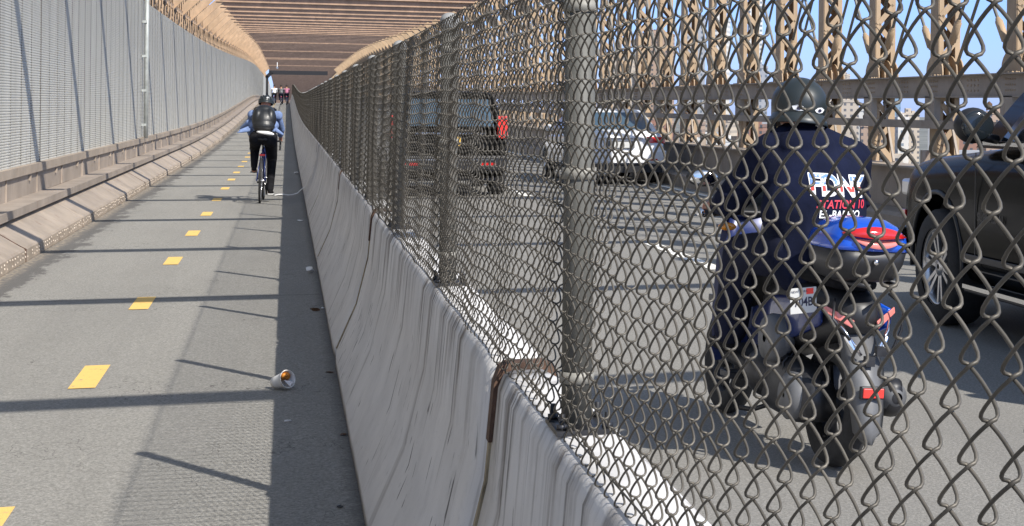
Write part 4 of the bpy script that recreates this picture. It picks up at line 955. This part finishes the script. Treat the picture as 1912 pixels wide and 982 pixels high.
# ============================================================ BICYCLE + CYCLIST
def make_bike(name,label,loc,rot,group=None,frame='navy_paint'):
    t=thing(name,label,'bicycle',loc,rot,group)
    for yy in (0,1.0):
        o=bpy.data.objects.new('wheel',None); COL.objects.link(o); o.parent=t; o.location=(0,yy,.34)
        b=MB(); b.tube([(0,.325*math.cos(2*math.pi*i/40),.325*math.sin(2*math.pi*i/40)) for i in range(40)],.015,8,closed=True); b.build('tyre','tyre',o)
        b=MB(); b.tube([(0,.305*math.cos(2*math.pi*i/40),.305*math.sin(2*math.pi*i/40)) for i in range(40)],.009,6,closed=True)
        for i in range(20):
            a=2*math.pi*i/20; b.tube([((-1)**i*.03,0.02*math.cos(a),.02*math.sin(a)),(0,.3*math.cos(a),.3*math.sin(a))],.0012,4)
        b.lathe((0,0,0),(1,0,0),[(.012,-.05),(.02,-.035),(.015,0),(.02,.035),(.012,.05)],10); b.build('rim','silver',o)
    b=MB(); bb=(0,.42,.28); stt=(0,.30,.80); hd=(0,.88,.84); hb=(0,.93,.70)
    for p,q,r in ((bb,stt,.016),(stt,hd,.015),(bb,hb,.018),(hd,hb,.019)): b.tube([p,q],r,10)
    for s in (-1,1):
        b.tube([(s*.06,0,.34),(s*.03,.36,.29)],.009,8); b.tube([(s*.06,0,.34),(s*.02,.31,.74)],.008,8); b.tube([(s*.05,1.0,.34),(s*.045,.96,.6),(s*.02,.94,.70)],.011,8)
    b.build('frame',frame,t)
    b=MB(); b.tube([stt,(0,.27,.93)],.013,8); b.build('seat_post','dark_metal',t)
    b=MB(); b.loft([sec(.13,.065,.93,.97),sec(.20,.07,.935,.975),sec(.30,.03,.935,.965),sec(.40,.018,.935,.96)]); b.build('saddle','black',t)
    b=MB(); b.tube([hd,(0,.90,.90),(0,.98,.91)],.014,8); b.tube([(-.21,.98,.91),(.21,.98,.91)],.013,8)
    for s in (-1,1): b.tube([(s*.21,.98,.91),(s*.215,1.06,.905),(s*.215,1.10,.87),(s*.215,1.07,.80),(s*.215,.98,.78)],.014,8); b.ell((s*.215,1.10,.92),(.016,.025,.04))
    b.build('handlebar','black',t)
    b=MB(); b.lathe(bb,(1,0,0),[(.09,.045),(.095,.05),(.085,.055)],24); b.tube([(.06,.42,.28),(.07,.40,.115)],.012,8); b.tube([(-.06,.42,.28),(-.07,.44,.445)],.012,8); b.tube([(.05,.42,.37),(.05,.02,.37)],.004,4); b.tube([(.05,.42,.19),(.05,.02,.30)],.004,4)
    b.box(.075,.17,.35,.44,.105,.122); b.box(-.17,-.075,.39,.48,.438,.455); b.build('crankset','dark_metal',t)
    b=MB(); b.box(-.04,.04,.17,.20,.70,.73); b.build('rear_light','reflector',t,bevel=.005)
    return t
CB=(-.36,26.35,0)
bike=make_bike('bicycle','dark blue road bicycle ridden by the cyclist with the big black backpack',CB,(0,R(1.5),R(-2)))
cy=thing('person','cyclist in black trousers, blue shirt and helmet riding away on the bike path','person',CB,(0,R(1.5),R(-2)))
hp=Vector((0,.27,1.03)); nk=Vector((.0,.62,1.36)); hd=Vector((0.0,.70,1.49))
sl_=Vector((-.18,.57,1.31)); sr=Vector((.18,.57,1.31)); el=Vector((-.235,.78,1.10)); er=Vector((.235,.78,1.10)); hl=Vector((-.215,1.02,.94)); hr=Vector((.215,1.02,.94))
kl=Vector((-.13,.62,.80)); kr=Vector((.12,.60,.66)); fl=Vector((-.12,.40,.475)); fr=Vector((.12,.38,.145))
hl_l=Vector((-.10,.27,.98)); hl_r=Vector((.10,.27,.98))
pr=[('e',hd,(.075,.092,.11)),('c',nk,.055,hd,.055),('e',hd+Vector((0,.1,-.02)),(.013,.015,.02)),('c',hp,.11,nk,.08),('c',nk,.06,sl_,.05),('c',nk,.06,sr,.05),('c',sl_,.045,el,.036),('c',el,.036,hl,.026),('c',sr,.045,er,.036),('c',er,.036,hr,.026),
 ('c',hl_l,.07,kl,.05),('c',kl,.045,fl,.035),('c',hl_r,.07,kr,.05),('c',kr,.045,fr,.035)]
def hand2(b0,s):
    p=[('e',b0+Vector((0,.02,0)),(.02,.042,.032))]
    for i in range(4): q=b0+Vector((s*.012,.045+.004*i,.024-.017*i)); p+=[('c',q,.0085,q+Vector((s*.012,.022,-.004)),.008),('c',q+Vector((s*.012,.022,-.004)),.008,q+Vector((-s*.012,.026,-.006)),.0075)]
    p+=[('c',b0+Vector((-s*.02,.02,.02)),.009,b0+Vector((-s*.012,.055,.022)),.008)]; return p
pr+=hand2(hl,-1)+hand2(hr,1)
blob('body',pr,'skin',cy,.008,3)
blob('shirt',[('c',hp+Vector((0,.06,.06)),.16,nk+Vector((0,-.08,-.06)),.13),('e',Vector((0,.38,1.16)),(.215,.17,.12)),('c',sl_,.075,sr,.075),('c',sl_,.06,el,.052),('c',el,.05,hl+Vector((0,-.10,.07)),.042),('c',sr,.06,er,.052),('c',er,.05,hr+Vector((0,-.10,.07)),.045),
  ('c',Vector((-.20,.30,1.08)),.03,Vector((-.36,.22,1.04)),.012),('c',Vector((-.20,.36,1.12)),.03,Vector((-.33,.26,1.07)),.018),('c',Vector((-.22,.4,1.2)),.04,Vector((-.32,.5,1.1)),.03),('c',Vector((.19,.30,1.08)),.035,Vector((.27,.30,1.03)),.02)],'blue_cloth',cy,.010,4)
blob('undershirt',[('e',Vector((.03,.19,1.045)),(.13,.07,.035),Matrix.Rotation(R(8),3,'Y'))],'white_cloth',cy,.008,2)
blob('trousers',[('e',hp+Vector((0,.0,-.05)),(.172,.145,.12)),('e',hl_l+Vector((0,-.03,-.04)),(.10,.11,.11)),('e',hl_r+Vector((0,-.03,-.04)),(.10,.11,.11)),('c',hl_l,.10,kl,.075),('c',kl,.072,fl+Vector((0,-.0,.06)),.048),('c',hl_r,.105,kr,.078),('c',kr,.074,fr+Vector((0,0,.06)),.052)],'black_cloth',cy,.010,4)
blob('shoe',[('e',fl+Vector((0,.05,-.0)),(.042,.115,.035),Matrix.Rotation(R(-18),3,'X')),('e',fl+Vector((0,-.02,.03)),(.04,.05,.045))],'black_cloth',cy,.010,3)
blob('shoe',[('e',fr+Vector((.01,.05,.0)),(.042,.115,.035)),('e',fr+Vector((0,-.02,.035)),(.04,.05,.045))],'black_cloth',cy,.010,3)
b=MB(); b.box(.09,.17,.27,.49,.118,.130); b.build('shoe_sole','white_cloth',cy,bevel=.004)
ch=bpy.data.objects.new('helmet',None); COL.objects.link(ch); ch.parent=cy; ch.location=hd+Vector((0,0,.02)); ch.rotation_euler=(R(-14),0,0)
b=MB(); b.ell((0,0,0),(.112,.145,.10),28,16,zlo=-.35); b.build('shell','helmet',ch)
b=MB()
for i in (-2,-1,0,1,2): b.tube([(i*.038*math.cos(a*.2),-.149*math.cos(a)*math.cos(i*.3),.106*math.sin(a)*math.cos(i*.28)) for a in [.1+.25*k for k in range(11)]],.007,5)
b.build('vents','silver',ch) if False else b.build('ribs','black',ch)
b=MB(); b.ell((.028,-.125,.035),(.022,.014,.016)); b.build('rear_logo','print_white',ch)
bpk=thing('backpack','bulky shiny black backpack worn by the cyclist on the bike path','backpack',CB,(0,R(1.5),R(-2)))
o=blob('pack_body',[('e',Vector((0,.30,1.26)),(.168,.13,.185),Matrix.Rotation(R(-32),3,'X')),('e',Vector((0,.25,1.15)),(.160,.12,.12)),('e',Vector((0,.36,1.36)),(.15,.11,.11)),('e',Vector((-.09,.30,1.25)),(.085,.12,.17)),('e',Vector((.09,.30,1.25)),(.085,.12,.17))],'leather',bpk,.010,8)
b=MB()
for s in (-1,1): b.tube([(s*.12,.42,1.42),(s*.15,.55,1.40),(s*.14,.66,1.30),(s*.16,.60,1.17),(s*.16,.42,1.12)],.015,6)
b.build('strap','black',bpk)
b=MB(); b.tube([(-.165,.17,1.13),(-.09,.125,1.12),(0,.115,1.118),(.09,.125,1.12),(.165,.17,1.13)],.006,6); b.build('zip','dark_metal',bpk)

# far cyclists on the crest
def far_rider(loc,shirt,legs,lab,bikelab,hairm='hair'):
    bk=copy_tree(bike); bk.location=loc; bk.rotation_euler=(0,0,R(3)); bk['label']=bikelab
    t=thing('person',lab,'person',loc,(0,0,R(3)))
    blob('body',[('e',hd+Vector((0,-.15,.12)),(.08,.09,.115)),('c',nk+Vector((0,-.15,.08)),.05,hd+Vector((0,-.15,.1)),.05),('c',hp,.11,nk+Vector((0,-.15,.08)),.09),('c',hl_l,.07,kl,.05),('c',kl,.045,fl,.035),('c',hl_r,.07,kr,.05),('c',kr,.045,fr,.04),('c',sl_,.045,el,.036),('c',el,.036,hl,.03),('c',sr,.045,er,.036),('c',er,.036,hr,.03)],'skin2',t,.016,2)
    blob('top',[('c',hp+Vector((0,0,.06)),.16,nk+Vector((0,-.15,-.02)),.13),('c',sl_+Vector((0,-.1,.05)),.08,sr+Vector((0,-.1,.05)),.08),('c',sl_+Vector((0,-.1,.05)),.07,el,.055),('c',sr+Vector((0,-.1,.05)),.07,er,.055)],shirt,t,.02,2)
    blob('trousers',[('e',hp+Vector((0,0,-.05)),(.17,.15,.12)),('c',hl_l,.1,kl,.075),('c',kl,.07,fl,.05),('c',hl_r,.1,kr,.075),('c',kr,.07,fr,.05)],legs,t,.02,2)
    b=MB(); b.ell(hd+Vector((0,-.16,.15)),(.09,.1,.1)); b.build('hair',hairm,t); return t
bike['group']='bicycles on the bike path'
far_rider((-.42,150,Z(150)+.004),'grey_plastic','navy_dark','distant cyclist in grey top at the crest of the bike path','distant bicycle under the grey-topped cyclist at the crest')
far_rider((.02,152.5,Z(152.5)+.004),'pink','navy_dark','distant cyclist in pink top right beside the grey-topped one','distant bicycle under the pink-topped cyclist at the crest')
far_rider((-1.0,154.5,Z(154.5)+.004),'white_cloth','black_cloth','distant cyclist in white top left of the grey-topped one','distant bicycle under the white-topped cyclist at the crest')

# ============================================================ LITTER
cup=thing('cup','crushed white foam cup with orange sauce lying on the bike path','cup',(-.013,9.2,.004+.045),Vector((.62,-.72,.28)).to_track_quat('Z','Y').to_euler())
b=MB(); b.lathe((0,0,-.05),(0,0,1),[(.0,0),(.030,0),(.034,.03),(.040,.07),(.046,.098),(.049,.1),(.048,.104),(.043,.1),(.037,.07),(.03,.01),(0,.008)],24); b.build('cup_shell','paper',cup)
b=MB(); b.ell((.01,.018,.025),(.022,.022,.03)); b.ell((-.015,.02,.04),(.016,.014,.02)); b.build('sauce','orange',cup)
b=MB(); b.prism([(0.004,-.04,.05),(.03,-.02,.055),(.02,.02,.02),(-.01,.0,.03)],(0,0,.002)); b.build('foil_scrap','silver',cup)
def crumple(name,label,loc,r,m,flat=.45,seed=1):
    rnd=random.Random(seed); bm=bmesh.new(); bmesh.ops.create_icosphere(bm,subdivisions=3,radius=1)
    ds=[(Vector((rnd.uniform(-1,1),rnd.uniform(-1,1),rnd.uniform(-1,1))).normalized(),rnd.uniform(.6,.95)) for _ in range(16)]
    for v in bm.verts:
        for d,k in ds:
            q=v.co.dot(d)
            if q>k*.72: v.co-=d*(q-k*.72)*1.5
        v.co=Vector((v.co.x*r[0],v.co.y*r[1],(v.co.z+1)*r[2]*flat))
    me=bpy.data.meshes.new(name); bm.to_mesh(me); bm.free(); me.materials.append(M[m]); o=bpy.data.objects.new(name,me); COL.objects.link(o); o.location=loc
    return tag(o,label,'litter')
crumple('crumpled_tissue','crumpled white tissue against the foot of the barrier, nearest of the white scraps',(.215,15.4,.004),(.055,.05,.05),'paper',.7,3)
crumple('crumpled_tissue','flat white scrap in the barrier shadow, halfway to the cyclist',(.18,22.2,.004),(.06,.10,.03),'paper',.4,5)
crumple('crumpled_tissue','white scrap by the barrier beyond the paper strip, farthest white litter',(.20,37,.004),(.07,.12,.05),'paper',.6,8)
crumple('food_scrap','brown chewed food scrap lying in the barrier shadow',(.205,12.6,.004),(.055,.03,.02),'brown',.8,4)
crumple('paper_scrap','tiny white paper bit touching the brown scrap',(.262,12.7,.004),(.02,.025,.02),'paper',.5,14)
crumple('dry_leaf','small yellow brown leaf by the foot of the nearest barrier',(.255,7.85,.004),(.02,.025,.01),'brown',.5,9)
crumple('dry_leaf','small dark leaf in the barrier shadow near the bottom edge',(.20,6.45,.004),(.018,.03,.012),'black',.5,10)
crumple('dry_leaf','scattered dry leaf crumbs beside the barrier beyond the cup',(.235,9.7,.004),(.03,.03,.01),'brown',.5,11)
b=MB(); pts=[]
n=24; rg=[]
for i in range(n+1):
    t=i/n; x=-.17+.47*t; y=28.3+.35*t+.5*t**3; z=.012+.012*math.sin(t*9)+max(0,t-.75)*.35
    rg.append([(x,y-.035,z),(x,y+.035,z+.012),(x,y+.035,z+.015),(x,y-.035,z+.003)])
b.loft(rg,sm=True); tag(b.build('paper_strip','paper'),'long white paper strip curling from the path onto the barrier foot','litter')
b=MB(); b.lathe((.005,8.25,.010),(1,.25,0),[(.0,0),(.0045,0),(.0045,.03),(0,.03)],8); tag(b.build('cigarette_butt','paper'),'white cigarette butt lying just inside the barrier shadow','litter')
